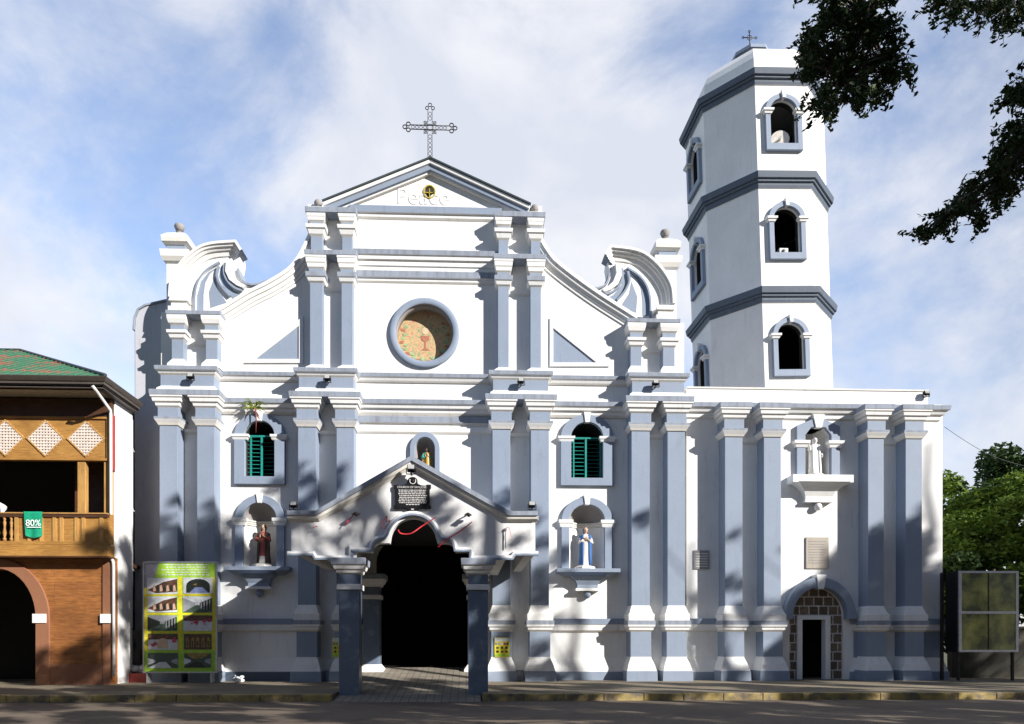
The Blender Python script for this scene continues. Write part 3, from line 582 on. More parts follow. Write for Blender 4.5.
# volutes
def volute(mir):
    def T(lst, Y=YF + .1):
        q = [F(160 + x / 6.58, 210 + y / 6.58, Y) for (x, y) in lst]; 
        return [((2 * XC + .12 - x), z + .10) for (x, z) in q] if mir else q
    yv = YW - .05
    rim = spline(T([(50, 560), (65, 440), (130, 330), (230, 240), (330, 203), (490, 190)]), 8)
    endc = T([(490, 190), (528, 250), (505, 395)])
    tail = spline(T([(485, 350), (494, 400), (520, 440), (570, 462), (630, 458), (690, 436)]), 5)
    body = rim + T([(500, 270)]) + tail + T([(640, 500), (540, 560), (420, 625), (50, 655)])
    b = B(); b.poly([body], yv - .02, yv + .6, 'white_clean'); vo = b.done('volute', church)
    b = B(); b.sweep(tail, [(0, yv + .6, 'grey_ledge'), (0, yv - .10, 'grey_ledge'), ((-1 if mir else 1) * .06, yv - .10, 'grey_ledge'), ((-1 if mir else 1) * .06, yv + .6, 'grey_ledge')]); b.done('ledge', vo)
    path = rim + endc[1:2]
    s = -1 if mir else 1
    pr = [(.03, YW + .25), (.03, YW - .36), (-.05, YW - .36), (-.06, YW - .31), (-.12, YW - .29), (-.13, YW - .24), (-.20, YW - .20), (-.21, YW - .15), (-.34, YW - .11), (-.35, yv), (-.35, YW + .25)]
    mats = ['grey_ledge', 'white_clean', 'cream_trim', 'white_clean', 'cream_trim', 'white_clean', 'cream_trim', 'white_clean', 'white_clean', 'white_clean', 'white_clean']
    b = B(); b.sweep(path, [(s * n, y, k) for (n, y), k in zip(pr, mats)]); b.done('volute_rim', vo)
    b = B()
    fins = [[(210, 625), (215, 520), (240, 430), (290, 370), (365, 325), (300, 380), (270, 440), (258, 520), (257, 632)], [(303, 608), (294, 500), (335, 395), (352, 480), (412, 572)],
            [(372, 335), (362, 400), (390, 465), (458, 553), (525, 528), (460, 492), (405, 425), (392, 380), (402, 320)], [(415, 312), (408, 375), (432, 435), (482, 480), (560, 507), (578, 488), (522, 474), (465, 425), (435, 365), (440, 305)]]
    for f in fins[:3]: b.poly([T(f)], yv - .028, yv + .05, 'blue_paint')
    b.done('fin_panel', vo)
    b = B()
    for ln in ([(362, 335), (352, 400), (382, 468), (440, 535)], [(405, 315), (400, 380), (428, 442), (480, 484), (520, 496)], [(205, 640), (208, 520), (232, 430), (285, 362), (370, 310)]):
        b.sweep(spline(T(ln)), [(.03, yv + .02, 'blue_paint'), (.03, yv - .12, 'blue_paint'), (-.03, yv - .12, 'white_clean'), (-.03, yv + .02, 'white_clean')])
    b.poly([T([(415, 300), (410, 375), (436, 432), (486, 470), (530, 488), (548, 470), (515, 455), (470, 415), (447, 355), (455, 290)])], yv - .16, yv + .02, 'white_clean', .01)
    b.done('rib', vo)
    # small stepped foot of the rim
    q = T([(50, 650), (180, 650)]); xa, xb = sorted((q[0][0], q[1][0])); zq = z1(307.8)
    b = B(); b.loft(xa + .1, xb - .1, YF + .22, YW + .3, [(zq, .10, 'white_clean'), (zq + .16, .10, 'cream_trim'), (zq + .18, .03, 'white_clean'), (zq + .32, .03, 'cream_trim'), (zq + .34, .09, 'white_clean'), (zq + .5, .05, 'white_clean'), (zq + .52, 0, 'white_clean')]); b.done('volute_foot', vo)
volute(False); volute(True)
# pinnacles behind the volutes
for (cpx, dz, off) in ((179.5, 0, 0), (665, 6, 0)):
    Yp = YW + .75; x = X(cpx, Yp); zz = lambda py: Z(py + dz, Yp - .3, cpx)
    b = B(); b.loft(x - .30, x + .30, Yp - .3, Yp + .3, [(Z(330, YW, cpx), 0, 'white_clean'), (zz(264), 0, 'white_clean'), (zz(262), .08, 'cream_trim'), (zz(258), .14, 'white_clean'), (zz(251.6), .17, 'white_clean'), (zz(251), .0, 'blue_paint'), (zz(245), .0, 'cream_trim'), (zz(243), .12, 'cream_trim'), (zz(239.5), .13, 'white_clean'), (zz(237.5), .14, 'white_clean'), (zz(233), .0, 'white_clean'), (zz(229.5), -.18, 'white_clean')], back=True)
    b.ngon(x, Yp, [(zz(230), .08, 'niche_grey'), (zz(227.5), .12, 'niche_grey'), (zz(226.5), .07, 'niche_grey')], 16, 0); b.ngon(x, Yp, [(zz(226.8), .06, 'niche_grey'), (zz(225), .13, 'niche_grey'), (zz(222), .17, 'niche_grey'), (zz(220), .15, 'niche_grey'), (zz(218.5), .05, 'niche_grey')], 16, 0, True)
    b.done('pinnacle', church)

# filigree cross on the gable
cxx, czt = F(430, 127.5, YW); zb_ = Z(160.5, YW, 430)
cr_ = thing('gable_cross', 'wrought iron filigree cross with trefoil ends on top of the gable', 'cross', (cxx, YW, zb_ - .03)); s_ = YW / FL
b = B()
def rod(x0, z0, x1, z1_, r=.011): b.tube([(cxx + x0 * s_, YW, czt + z0 * s_), (cxx + x1 * s_, YW, czt + z1_ * s_)], r, 'iron', 6)
def hoop(x, z, r, t=.011): b.tube([(cxx + (x + r * math.cos(a)) * s_, YW, czt + (z + r * math.sin(a)) * s_) for a in [i * math.pi / 8 for i in range(17)]], t, 'iron', 5)
def dia(x, z, r, t=.010): b.tube([(cxx + (x + r * c) * s_, YW, czt + (z + r * q) * s_) for c, q in ((1, 0), (0, 1), (-1, 0), (0, -1), (1, 0))], t, 'iron', 4)
for zz_ in (2.1, -2.1): rod(-20, zz_, 20, zz_, .016)
for xx_ in (2.1, -2.1): rod(xx_, -33, xx_, 18, .010)
for x in range(-17, 18, 4):
    if abs(x) > 3: dia(x, 0, 1.9)
for z in (13.5, 9, -9, -13, -17.5, -21.5, -26, -30): dia(0, z, 2.2)
for sx in (-1, 1):
    hoop(sx * 21.5, 2.9, 1.9, .018); hoop(sx * 21.5, -2.9, 1.9, .018); hoop(sx * 25, 0, 1.9, .018)
for x in (-2.9, 2.9): hoop(x, 19.3, 1.6, .014)
hoop(0, 22.5, 1.7, .014); hoop(0, 0, 3.2)
for sx in (-1, 1):
    for sz in (-1, 1): hoop(sx * 4.6, sz * 4.6, 1.5, .010); rod(sx * 2, sz * 2, sx * 6.2, sz * 6.2, .010); rod(sx * 2.2, sz * 6.5, sx * 6.5, sz * 2.2, .007)
b.done('filigree', cr_)
b = B(); b.ngon(cxx, YW, [(zb_ - .03, .10, 'dark_cap'), (zb_ + .06, .08, 'iron'), (zb_ + .14, .03, 'iron')], 10, 0); b.done('base', cr_)

# side wall to the left, with a rounded shoulder
yS = YW + .6
sw = pts([(134.5, 690), (134.5, 330), (135.5, 318), (139, 310), (146, 306), (168, 301), (168, 690)], yS); sw[0] = (sw[0][0], ZB); sw[-1] = (sw[-1][0], ZB)
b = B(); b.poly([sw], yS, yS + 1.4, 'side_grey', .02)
b.sweep([sw[i] for i in (1, 2, 3, 4, 5)], [(-.0, yS + 1.45, 'grey_ledge'), (-.0, yS - .04, 'grey_ledge'), (.06, yS - .04, 'grey_ledge'), (.06, yS + 1.45, 'grey_ledge')]); swo = b.done('side_wall', church)
b = B(); xa, xb = X(118, yS), X(158, yS); b.box(xa, xb, yS - .08, yS + .02, ZB + .35, Z(630, yS, 140), 'dirty_base'); b.box(xa, xb, yS - .16, yS + .02, ZB, ZB + .35, 'blue_paint'); b.done('plinth', church, label='mouldy stained plinth beside the banner')

# ------------------------------------------------------------------ statues
def statue(name, label, x, y, z, h, robe, mantle, hair='hair', skin='skin', arms='heart', under=None, mantle_side=0, thr=.2):
    t = thing(name, label, 'statue', (x, y, z))
    b = B(); b.ngon(x, y, [(z, .26 * h, 'robe_white' if name != 'x' else robe), (z + .07 * h, .24 * h, 'robe_white'), (z + .09 * h, .19 * h, 'robe_white')], 8, R(22.5)); b.done('pedestal', t)
    z += .085 * h; h *= .93
    secs = [(0, .155, .125), (.04, .15, .12), (.2, .132, .11), (.38, .122, .10), (.5, .118, .095), (.6, .108, .088), (.68, .125, .09), (.755, .14, .085), (.795, .115, .07), (.815, .06, .05), (.83, .034, .036), (.85, .034, .038), (.862, .046, .052), (.89, .057, .064), (.925, .060, .069), (.96, .052, .06), (.985, .032, .038), (1.0, .004, .004)]
    b = B(); n = 28; rings = []
    for i, (s, rx, ry) in enumerate(secs):
        rr = []
        for j in range(n):
            a = j * 2 * math.pi / n; fold = 1 + (.055 * math.sin(9 * a + 1.5 * s * 4) * max(0, 1 - s / .7)); face = 1
            dx = .02 * math.sin(s * 3) * h
            if .87 < s < .95 and abs(a - 1.5 * math.pi) < .2: face = 1.13
            rr.append(b.V(x + rx * h * fold * math.cos(a) + (dx if s < .6 else .02 * math.sin(1.8) * h), y + ry * h * fold * face * math.sin(a), z + s * h))
        rings.append(rr)
    for i in range(len(rings) - 1):
        for j in range(n): b.face([rings[i][j], rings[i][(j + 1) % n], rings[i + 1][(j + 1) % n], rings[i + 1][j]], skin if secs[i][0] >= .815 else (under if under and secs[i][0] < thr else robe), True)
    b.face(rings[0][::-1], robe); xo = x + .02 * h
    P = lambda a, c, d: (xo + a * h, y + c * h, z + d * h)
    if arms == 'pray': ha = [((-1), (.135, 0, .755), (.15, -.03, .60), (.015, -.135, .69)), ((1), (.135, 0, .755), (.15, -.03, .60), (.015, -.135, .69))]
    elif arms == 'heart': ha = [(-1, (.135, 0, .755), (.17, -.03, .61), (.05, -.13, .66)), (1, (.135, 0, .755), (.16, -.03, .60), (.02, -.13, .70))]
    else: ha = [(-1, (.135, 0, .755), (.18, -.05, .66), (.20, -.10, .80)), (1, (.135, 0, .755), (.17, 0, .58), (.16, -.08, .46))]
    for (sx, s0, e0, h0) in ha:
        b.tube([P(sx * s0[0] * .8, s0[1], s0[2]), P(sx * e0[0], e0[1], e0[2]), P(sx * (e0[0] + h0[0] * 2) / 3, (e0[1] + h0[1] * 2) / 3, (e0[2] + h0[2] * 2) / 3)], [.042 * h, .046 * h, .036 * h], robe, 10)
        b.tube([P(sx * (e0[0] + h0[0] * 2) / 3, (e0[1] + h0[1] * 2) / 3, (e0[2] + h0[2] * 2) / 3), P(sx * h0[0], h0[1], h0[2]), P(sx * h0[0] * .9, h0[1] - .005, h0[2] + .05)], [.018 * h, .02 * h, .010 * h], skin, 8)
        for q in range(4): b.tube([P(sx * (h0[0] + .005), h0[1] - .012 + q * .008, h0[2] + .02), P(sx * h0[0] * .92, h0[1] - .018 + q * .008, h0[2] + .07 - abs(q - 1.5) * .006)], [.006 * h, .004 * h], skin, 5)
    b.done('figure', t)
    # mantle wraps back and sides
    b = B(); msec = [(.03, .172, .14), (.25, .16, .13), (.45, .155, .12), (.6, .155, .115), (.7, .162, .112), (.77, .155, .10), (.80, .12, .085)]
    a0, a1 = (R(-62), R(242)) if not mantle_side else (R(-100), R(200)); m = 26; rg = []
    for (s, rx, ry) in msec:
        ri = []; 
        for j in range(m + 1):
            a = a0 + (a1 - a0) * j / m; f = 1 + .05 * math.sin(11 * a + s * 5)
            ri.append((b.V(xo + rx * h * f * math.cos(a), y + ry * h * f * math.sin(a), z + s * h), b.V(xo + (rx * f - .02) * h * math.cos(a), y + (ry * f - .02) * h * math.sin(a), z + s * h)))
        rg.append(ri)
    for i in range(len(rg) - 1):
        for j in range(m):
            for q in (0, 1): b.face([rg[i][j][q], rg[i][j + 1][q], rg[i + 1][j + 1][q], rg[i + 1][j][q]], mantle, True)
        for j in (0, m): b.face([rg[i][j][0], rg[i][j][1], rg[i + 1][j][1], rg[i + 1][j][0]], mantle)
    for j in range(m): b.face([rg[0][j][0], rg[0][j + 1][0], rg[0][j + 1][1], rg[0][j][1]], mantle)
    b.done('mantle', t)
    b = B(); hs = [(.79, .055, .06), (.84, .062, .062), (.9, .072, .078), (.95, .066, .074), (.985, .042, .05), (1.01, .004, .004)]; rg = []
    for (s, rx, ry) in hs:
        rg.append([b.V(xo + rx * h * math.cos(a), y + .008 * h + ry * h * math.sin(a) * (1 if s < .96 else 1), z + s * h) for a in [R(-38) + R(256) * j / 18 for j in range(19)]])
    for i in range(len(rg) - 1):
        for j in range(18): b.face([rg[i][j], rg[i][j + 1], rg[i + 1][j + 1], rg[i + 1][j]], hair, True)
    b.done('veil' if hair != 'hair' else 'hair', t)
    b = B()
    for sx in (-1, 1): b.ball(P(sx * .02, -.064, .918), .008 * h, 'p_dark' if skin == 'skin' else skin, n=8, m=4)
    b.ball(P(0, -.064, .882), .010 * h, 'robe_red' if skin == 'skin' else skin, 1.6, 1, .6, n=8, m=4); b.done('face', t)
    return t
ph = lambda w, a, bb: Z(a, YW, 400) - Z(bb, YW, 400)
statue('saint_statue', 'saint statue in red robe and dark brown mantle, hand on heart, in the left niche', N1[0] + .03, YW + .16, N1[2] + .01, 1.42, 'robe_red', 'robe_brown', under='robe_white')
statue('saint_statue', 'praying statue in white robe and blue mantle, in the niche right of the porch', N2[0] - .03, YW + .16, N2[2] + .01, 1.42, 'robe_white', 'robe_blue', hair='robe_blue', arms='pray')
statue('saint_statue', 'small statue in yellow and green robe in the niche above the porch peak', NC[0] + .04, YW + .14, NC[2] + .012, 1.02, 'robe_green', 'gilt', mantle_side=1, under='gilt', thr=.6)

# ------------------------------------------------------------------ annex
YA = YW + .02
xa0, xa1 = pairs[3][1][1] + .24, X(942.5, YA)
annex = thing('church_annex', 'white wing right of the church front with four blue pilasters and an arched side doorway', 'building', ((xa0 + xa1) / 2, YA, PZ))
za = lambda py, Y=22.5: Z(py, Y, 800)
ztop = Z(390, YA, 800)
NA = (X(816.5, YA), 13 / FL * YA * 1.02, Z(478, YA, 816), Z(432, YA, 816), .18)
hexl = [(NA[0] - NA[1], NA[2]), (NA[0] - NA[1], Z(436, YA, 816)), (NA[0] - NA[1] * .55, Z(428.5, YA, 816)), (NA[0] + NA[1] * .55, Z(428.5, YA, 816)), (NA[0] + NA[1], Z(436, YA, 816)), (NA[0] + NA[1], NA[2])]
dcx = X(816.5, YA); dh = 28 / FL * YA; dzs = Z(616, YA, 816); drise = Z(588, YA, 816) - dzs
dl = archloop(dcx, dh, ZB, dzs, drise)
b = B(); xp_ = X(928, YA); zst = Z(404.5, YA, 930)
b.poly([[(xa0, ZB), (xa0, ztop), (xp_, ztop), (xp_, zst), (xa1, zst), (xa1, ZB)], hexl, dl], YA, YA + .8, 'white_paint')
b.box(xa1 - .6, xa1, YA + .8, 33, ZB, zst, 'white_paint'); b.box(xa0, xa1 - .6, 32.4, 33, ZB, ztop - .1, 'side_grey'); b.box(xa0, xa1 - .61, YA + .8, 32.4, ztop - .9, ztop - .6, 'side_grey'); b.box(xa0 - .0, xa0 + .3, YA + .8, 32.4, ZB, ztop - .92, 'unlit_dark')
aw = b.done('wall', annex)
b = B(); b.box(xa0, xp_ + .03, YA - .03, YA + .85, ztop, ztop + .06, 'cream_trim'); b.done('parapet_coping', annex, bevel=.01)
ap = [px2(725, 742.5), px2(763.8, 781), px2(868, 883.8), px2(905.6, 922)]
zl_ann = lambda py, Y=22.5: z1(py if py > 600 else py, Y)
def zann(py, Y=22.5):   # same order as the church, 1.5 px-equivalents lower at the top
    return z1(py + (5 if py < 450 else 0), Y)
for (x0, x1) in ap: order_parts(x0, x1, annex, zl=zann, yw=YA)
for (g0, g1) in ((ap[0][1], ap[1][0]), (ap[2][1], ap[3][0])):
    b = B(); b.box(g0 - .02, g1 + .02, YA - .04, YA + .02, ZB, zann(396), 'white_paint'); b.done('pier_wall', annex)
    run(g0, g1, [(zann(428), 0, 'cream_trim'), (zann(426), .05, 'white_paint'), (zann(421), .06, 'white_paint'), (zann(420), 0, 'white_paint')], 'string_course', YA - .03, annex)
    run(g0, g1, [(zann(631), .02, 'cream_trim'), (zann(629), .08, 'white_paint'), (zann(624), .1, 'blue_paint'), (zann(620), .1, 'blue_paint')], 'string_course', YA - .03, annex)
    run(g0, g1, [(ZB, .1, 'dark_blue'), (zann(672), .09, 'dark_blue'), (zann(671.6), .05, 'white_paint'), (zann(658), .0, 'white_paint')], 'plinth', YA - .03, annex)
zc = lambda py: Z(py, YA - .15, 800)
b = B(); b.loft(xa0, xa1 - .16, YA - .01, YA + .5, [(zc(419), 0, 'cream_trim'), (zc(417.5), .05, 'white_clean'), (zc(413.5), .07, 'cream_trim'), (zc(412.8), .14, 'white_clean'), (zc(409.4), .2, 'cream_trim'), (zc(408.8), .26, 'grey_ledge'), (zc(404.6), .28, 'grey_ledge'), (zc(404), .2, 'grey_ledge')]); b.done('cornice', annex, bevel=.005)
spans = [(xa0, ap[0][0] - .01), (ap[1][1] + .01, dcx - dh - .35), (dcx + dh + .35, ap[2][0] - .01), (ap[3][1] + .01, xa1 + .0)]
for (a_, b_) in spans:
    if b_ - a_ < .05: continue
    run(a_, b_, [(zc(631.8), .03, 'cream_trim'), (zc(630.2), .08, 'white_paint'), (zc(624.8), .10, 'white_paint'), (zc(624.4), .12, 'blue_paint'), (zc(618.8), .13, 'blue_paint'), (zc(618.4), .0, 'blue_paint')], 'string_course', YA, annex)
    run(a_, b_, [(ZB, .15, 'blue_paint'), (zc(672), .14, 'blue_paint'), (zc(671.6), .12, 'white_paint'), (zc(658), .0, 'white_paint'), (zc(657.6), .01, 'blue_paint' if a_ > ap[1][0] else 'white_paint'), (zc(632), .01, 'blue_paint')], 'plinth', YA, annex)
# arched doorway
b = B(); o_ = archloop(dcx, dh + .30, dzs - .12, dzs - .12, drise + .46, 28); i_ = archloop(dcx, dh - .0, dzs - .12, dzs, drise, 28); b.poly([o_ + i_[::-1]], YA - .30, YA + .02, 'blue_paint', .02)
dw = b.done('doorway', annex)
b = B(); zk = dzs + drise; b.poly([[(dcx - .09, zk - .05), (dcx - .17, zk + .42), (dcx + .17, zk + .42), (dcx + .09, zk - .05)]], YA - .34, YA + .01, 'white_paint', .01); b.done('keystone', dw)
fx0, fx1 = X(798, YA), X(831.5, YA); fo0, fo1 = X(803.3, YA), X(826.3, YA); fzt = Z(615.3, YA, 815); fot = Z(619.5, YA, 815)
b = B(); b.poly([archloop(dcx, dh + .05, ZB, dzs, drise + .05), [(fx0, ZB + .01), (fx0, fzt), (fx1, fzt), (fx1, ZB + .01)]], YA + .12, YA + .35, 'stone_blocks'); b.done('stone_infill', dw)
b = B(); b.poly([[(fx0, PZ), (fx0, fzt), (fx1, fzt), (fx1, PZ), (fo1, PZ), (fo1, fot), (fo0, fot), (fo0, PZ)]], YA + .05, YA + .34, 'white_paint', .01); b.done('door_frame', dw)
b = B(); b.box(dcx - 1.3, dcx + 1.3, 24.95, 25.05, ZB, 4.2, 'unlit_dark'); b.box(dcx - 1.3, dcx - 1.2, YA + .8, 24.95, ZB, 4.2, 'unlit_dark'); b.box(dcx + 1.2, dcx + 1.3, YA + .8, 24.95, ZB, 4.2, 'unlit_dark'); b.box(dcx - 1.3, dcx + 1.3, YA + .8, 25.05, 4.2, 4.3, 'unlit_dark'); b.done('stair_lobby', annex)
# angular niche
b = B(); x, h = NA[0], NA[1]; zh = Z(436, YA, 816); zt2 = Z(428.5, YA, 816)
ib = .62
def hx(f, y): return [b.V(x + f * dx_, y, z_) for (dx_, z_) in ((-h, NA[2]), (-h, zh), (-h * .55, zt2), (h * .55, zt2), (h, zh), (h, NA[2]))]
A_, C_ = hx(1, YA + .02), hx(.7, YA + ib)
for i in range(6): b.face([A_[i], A_[(i + 1) % 6], C_[(i + 1) % 6], C_[i]], 'white_paint')
b.face(C_, 'white_paint'); b.done('niche', annex)
fo = .30; oz = Z(419.5, YA, 816)
b = B(); b.poly([[(x - h - fo, NA[2]), (x - h - fo, Z(427, YA, 816)), (x - h * .30, oz), (x + h * .30, oz), (x + h + fo, Z(427, YA, 816)), (x + h + fo, NA[2])] + hexl[::-1]], YA - .13, YA + .02, 'blue_paint', .012); ns = b.done('niche_surround', annex)
for sx in (-1, 1):
    b = B(); xa_, xb_ = sorted((x + sx * (h - .03), x + sx * (h + fo + .01))); b.loft(xa_, xb_, YA - .13, YA + .01, [(Z(448.5, YA, 816), .02, 'white_paint'), (Z(446, YA, 816), .05, 'cream_trim'), (Z(445, YA, 816), .09, 'white_paint'), (Z(442, YA, 816), .1, 'white_paint')]); b.done('impost', ns)
b = B(); b.poly([[(x - .10, zt2 - .02), (x - .2, oz + .12), (x + .2, oz + .12), (x + .10, zt2 - .02)]], YA - .17, YA + .01, 'white_clean', .01); b.done('keystone', ns)
b = B(); ztp = NA[2] + .01; b.loft(x - .9, x + .9, YA - .34, YA + .02, [(ztp - .26, .1, 'white_clean'), (ztp - .25, .12, 'white_clean'), (ztp, .12, 'white_clean')]); b.loft(x - .45, x + .45, YA - .16, YA + .02, [(ztp - .78, 0, 'white_clean'), (ztp - .66, .02, 'white_clean'), (ztp - .5, .09, 'white_clean'), (ztp - .36, .25, 'white_clean'), (ztp - .25, .42, 'white_clean')])
b.loft(x - .48, x + .48, YA - .20, YA + .02, [(ztp - .86, .0, 'white_clean'), (ztp - .78, .0, 'white_clean')]); b.ball((x, YA - .1, ztp - 1.0), .13, 'white_clean'); b.done('niche_bracket', annex)
statue('saint_statue', 'plain white statue with one raised arm in the angular niche above the side door', x - .02, YA + .12, NA[2] + .02, 1.36, 'statue_white', 'statue_white', hair='statue_white', skin='statue_white', arms='raise')
# tablets on the annex wall
b = B(); p0, p1 = F(805.5, 568.5, YA), F(828, 537.5, YA); b.box(p0[0], p1[0], YA - .05, YA + .01, p0[1], p1[1], 'tablet_stone')
for k in range(9): zq = p1[1] - .14 - k * .09; b.box(p0[0] + .08, p1[0] - .08 - (k % 3) * .05, YA - .056, YA - .05, zq - .015, zq + .012, 'niche_grey')
tag(b.done('stone_tablet', at=(p0[0], YA, p0[1]), bevel=.008), 'tan stone tablet on the wall above the arched side door', 'plaque')
b = B(); p0, p1 = F(693.5, 569, YA), F(709, 550.5, YA); b.box(p0[0], p1[0], YA - .04, YA + .01, p0[1], p1[1], 'niche_grey')
for k in range(6): b.box(p0[0] + .05, p1[0] - .05, YA - .046, YA - .04, p0[1] + .07 + k * .085, p0[1] + .10 + k * .085, 'letter_grey')
tag(b.done('stone_tablet', at=(p0[0], YA, p0[1]), bevel=.006), 'small grey tablet on the wall between the church and the annex pilasters', 'plaque')

# ------------------------------------------------------------------ bell tower
YT = 25.2; apo_s = 1.98; AP = apo_s / 2 * (1 + math.sqrt(2)); TX = X(799.5, YT); TY = YT + AP
zt_ = lambda py: Z(py, YT, 795)
tower = thing('bell_tower', 'white octagonal three-tier bell tower with dark cornices and arched openings', 'tower', (TX, TY, PZ))
def tier(zb, zt, win, nm):
    b = B(); winobjs = []
    for k in range(8):
        a = k * math.pi / 4; b.M = Matrix.Translation((TX, TY, 0)) @ Matrix.Rotation(a, 4, 'Z') @ Matrix.Translation((0, -AP, 0))
        hs = apo_s / 2; loops = [[(-hs, zb), (-hs, zt), (hs, zt), (hs, zb)]]
        if k in (0, 6): loops.append(archloop(0, win[0], win[1], win[2], win[3]))
        b.poly(loops, 0, .10, 'white_clean'); loops[0] = [(x_ * .84, z_) for x_, z_ in loops[0]]; b.poly(loops, .102, .30, 'unlit_dark')  # second panel is a near-black backing, painted for shade inside the openings
    b.M = None; b.ngon(TX, TY, [(zb - .1, AP * .9, 'unlit_dark'), (zb + .04, AP * .9, 'unlit_dark')], 8); b.ngon(TX, TY, [(zt - .16, AP * .9, 'unlit_dark'), (zt - .11, AP * .9, 'unlit_dark')], 8)
    t = b.done('tier', tower)
    for k in (0, 6):
        a = k * math.pi / 4; M = Matrix.Translation((TX, TY, 0)) @ Matrix.Rotation(a, 4, 'Z') @ Matrix.Translation((0, -AP, 0))
        w, z0, zs, ri = win; fw = .19
        b = B(); b.M = M; b.poly([archloop(0, w + fw, z0 - .25, zs, ri + fw * .9), archloop(0, w, z0, zs, ri)], -.13, .01, 'blue_paint', .012); fr = b.done('belfry_window', tower)
        for sx in (-1, 1):
            b = B(); b.M = M; xa_, xb_ = sorted((sx * (w - .03), sx * (w + fw + .02))); b.loft(xa_, xb_, -.15, .01, [(zs - .14, .01, 'white_clean'), (zs - .06, .04, 'cream_trim'), (zs - .055, .07, 'white_clean'), (zs + .02, .075, 'white_clean')]); b.done('impost', fr)
        b = B(); b.M = M; b.poly([[(-.05, zs + ri - .02), (-.08, zs + ri + fw + .08), (.08, zs + ri + fw + .08), (.05, zs + ri - .02)]], -.2, .01, 'white_clean'); b.done('keystone', fr)
hwT = .50
def wz(yb_, ys_, yt_): return (hwT, zt_(yb_), zt_(ys_), zt_(yt_) - zt_(ys_))
W_ = [wz(370.4, 336, 323.5), wz(254, 220, 208), wz(145.5, 113, 101)]
tier(PZ, zt_(300), W_[0], 'a'); tier(zt_(300), zt_(185), W_[1], 'b'); tier(zt_(185), zt_(78), W_[2], 'c')
rr = AP / math.cos(R(22.5))
def tcorn(y0, y1):
    z0, z1_ = zt_(y1), zt_(y0); dz = z1_ - z0
    b = B(); b.ngon(TX, TY, [(z0, rr - .05, 'white_clean'), (z0 + .001, rr + .03, 'dark_blue'), (z0 + .18 * dz, rr + .06, 'dark_blue'), (z0 + .36 * dz, rr + .07, 'dark_blue'), (z0 + .40 * dz, rr + .14, 'dark_blue'), (z0 + .55 * dz, rr + .15, 'dark_blue'), (z0 + .58 * dz, rr + .22, 'dark_blue'), (z0 + .88 * dz, rr + .25, 'dark_blue'), (z1_, rr + .26, 'grey_ledge'), (z1_ + .05, rr - .05, 'grey_ledge')], 8)
    b.done('tower_cornice', tower)
tcorn(289, 303); tcorn(175, 189); tcorn(73, 86)
b = B(); zd = zt_(71); hd = 2.2
ze_ = lambda r: 1.5 + .847 * (YT + AP * (1 - r)) + .28
b.ngon(TX, TY, [(zd, rr * .97, 'white_clean'), (zd + .55, rr * .955, 'white_clean'), (ze_(.90) - .12, rr * .90, 'white_clean'), (ze_(.80), rr * .80, 'white_clean'), (ze_(.62) - .12, rr * .62, 'white_clean'), (ze_(.42) - .35, rr * .42, 'white_clean'), (ze_(.26) - .5, rr * .26, 'white_clean')], 8); hd = ze_(.26) - .5 - zd
b.done('dome', tower)
b = B(); b.ngon(TX, TY, [(zd + hd - .02, rr * .24, 'dark_blue'), (zd + hd + .45, rr * .24, 'dark_blue'), (zd + hd + .5, rr * .3, 'blue_paint'), (zd + hd + .62, rr * .3, 'dark_blue'), (zd + hd + .95, rr * .08, 'dark_blue')], 8); b.done('lantern', tower)
b = B(); zc0 = zd + hd + .92
b.tube([(TX, TY, zc0), (TX, TY, zc0 + .8)], .02, 'iron', 6); b.tube([(TX - .27, TY, zc0 + .55), (TX + .27, TY, zc0 + .55)], .018, 'iron', 6)
for (dx_, dz_) in ((-.27, .55), (.27, .55), (0, .8)): b.tube([(TX + dx_ + .045 * math.cos(a), TY, zc0 + dz_ + .045 * math.sin(a)) for a in [i * math.pi / 6 for i in range(13)]], .012, 'iron', 5)
b.tube([(TX + .1 * math.cos(a), TY, zc0 + .55 + .1 * math.sin(a)) for a in [i * math.pi / 8 for i in range(17)]], .012, 'iron', 5); b.done('tower_cross', tower)
LEAN = R(-2.0)
tower.rotation_euler = (0, LEAN, R(1.5))
def tpos(lx, ly, z):   # point in the leaning tower's frame
    v = Matrix.Rotation(R(1.5), 4, 'Z') @ Matrix.Rotation(LEAN, 4, 'Y') @ Vector((lx, ly, z - PZ)); return (TX + v.x, TY + v.y, PZ + v.z)
# horn loudspeakers in the belfry openings
def horn(loc, rz, label):
    t = thing('horn_loudspeaker', label, 'loudspeaker', loc, 'loudspeakers in the belfry'); x, y, z = loc
    b = B(); b.M = Matrix.Translation((x, y, z + .36)) @ Matrix.Rotation(R(90), 4, 'X')
    b.ngon(0, 0, [(-.5, .05, 'horn_white'), (-.3, .07, 'horn_white'), (-.12, .13, 'horn_white'), (0, .22, 'horn_white'), (.06, .33, 'horn_white'), (.075, .34, 'horn_white')], 24, 0, True)
    b.ngon(0, 0, [(.076, .33, 'horn_white'), (.02, .2, 'horn_white')], 24, 0, True); b.done('bell', t)
    b = B(); b.tube([(x, y - .02, z + .36), (x - .02, y - .25, z + .33)], [.045, .05], 'horn_white', 12); b.done('throat', t)
    b = B(); b.box(x - .06, x + .06, y + .1, y + .16, z, z + .36, 'iron'); b.box(x - .14, x + .14, y + .04, y + .22, z, z + .03, 'iron'); b.done('bracket', t)
    t.rotation_euler = (0, 0, rz); return t
horn(tpos(0, -AP + .3, W_[2][1] + .0), R(-14), 'round white horn loudspeaker in the topmost front opening of the bell tower')
horn(tpos(-AP + .35, 0, W_[2][1]), R(-80), 'white horn loudspeaker in the topmost left-side opening of the bell tower')
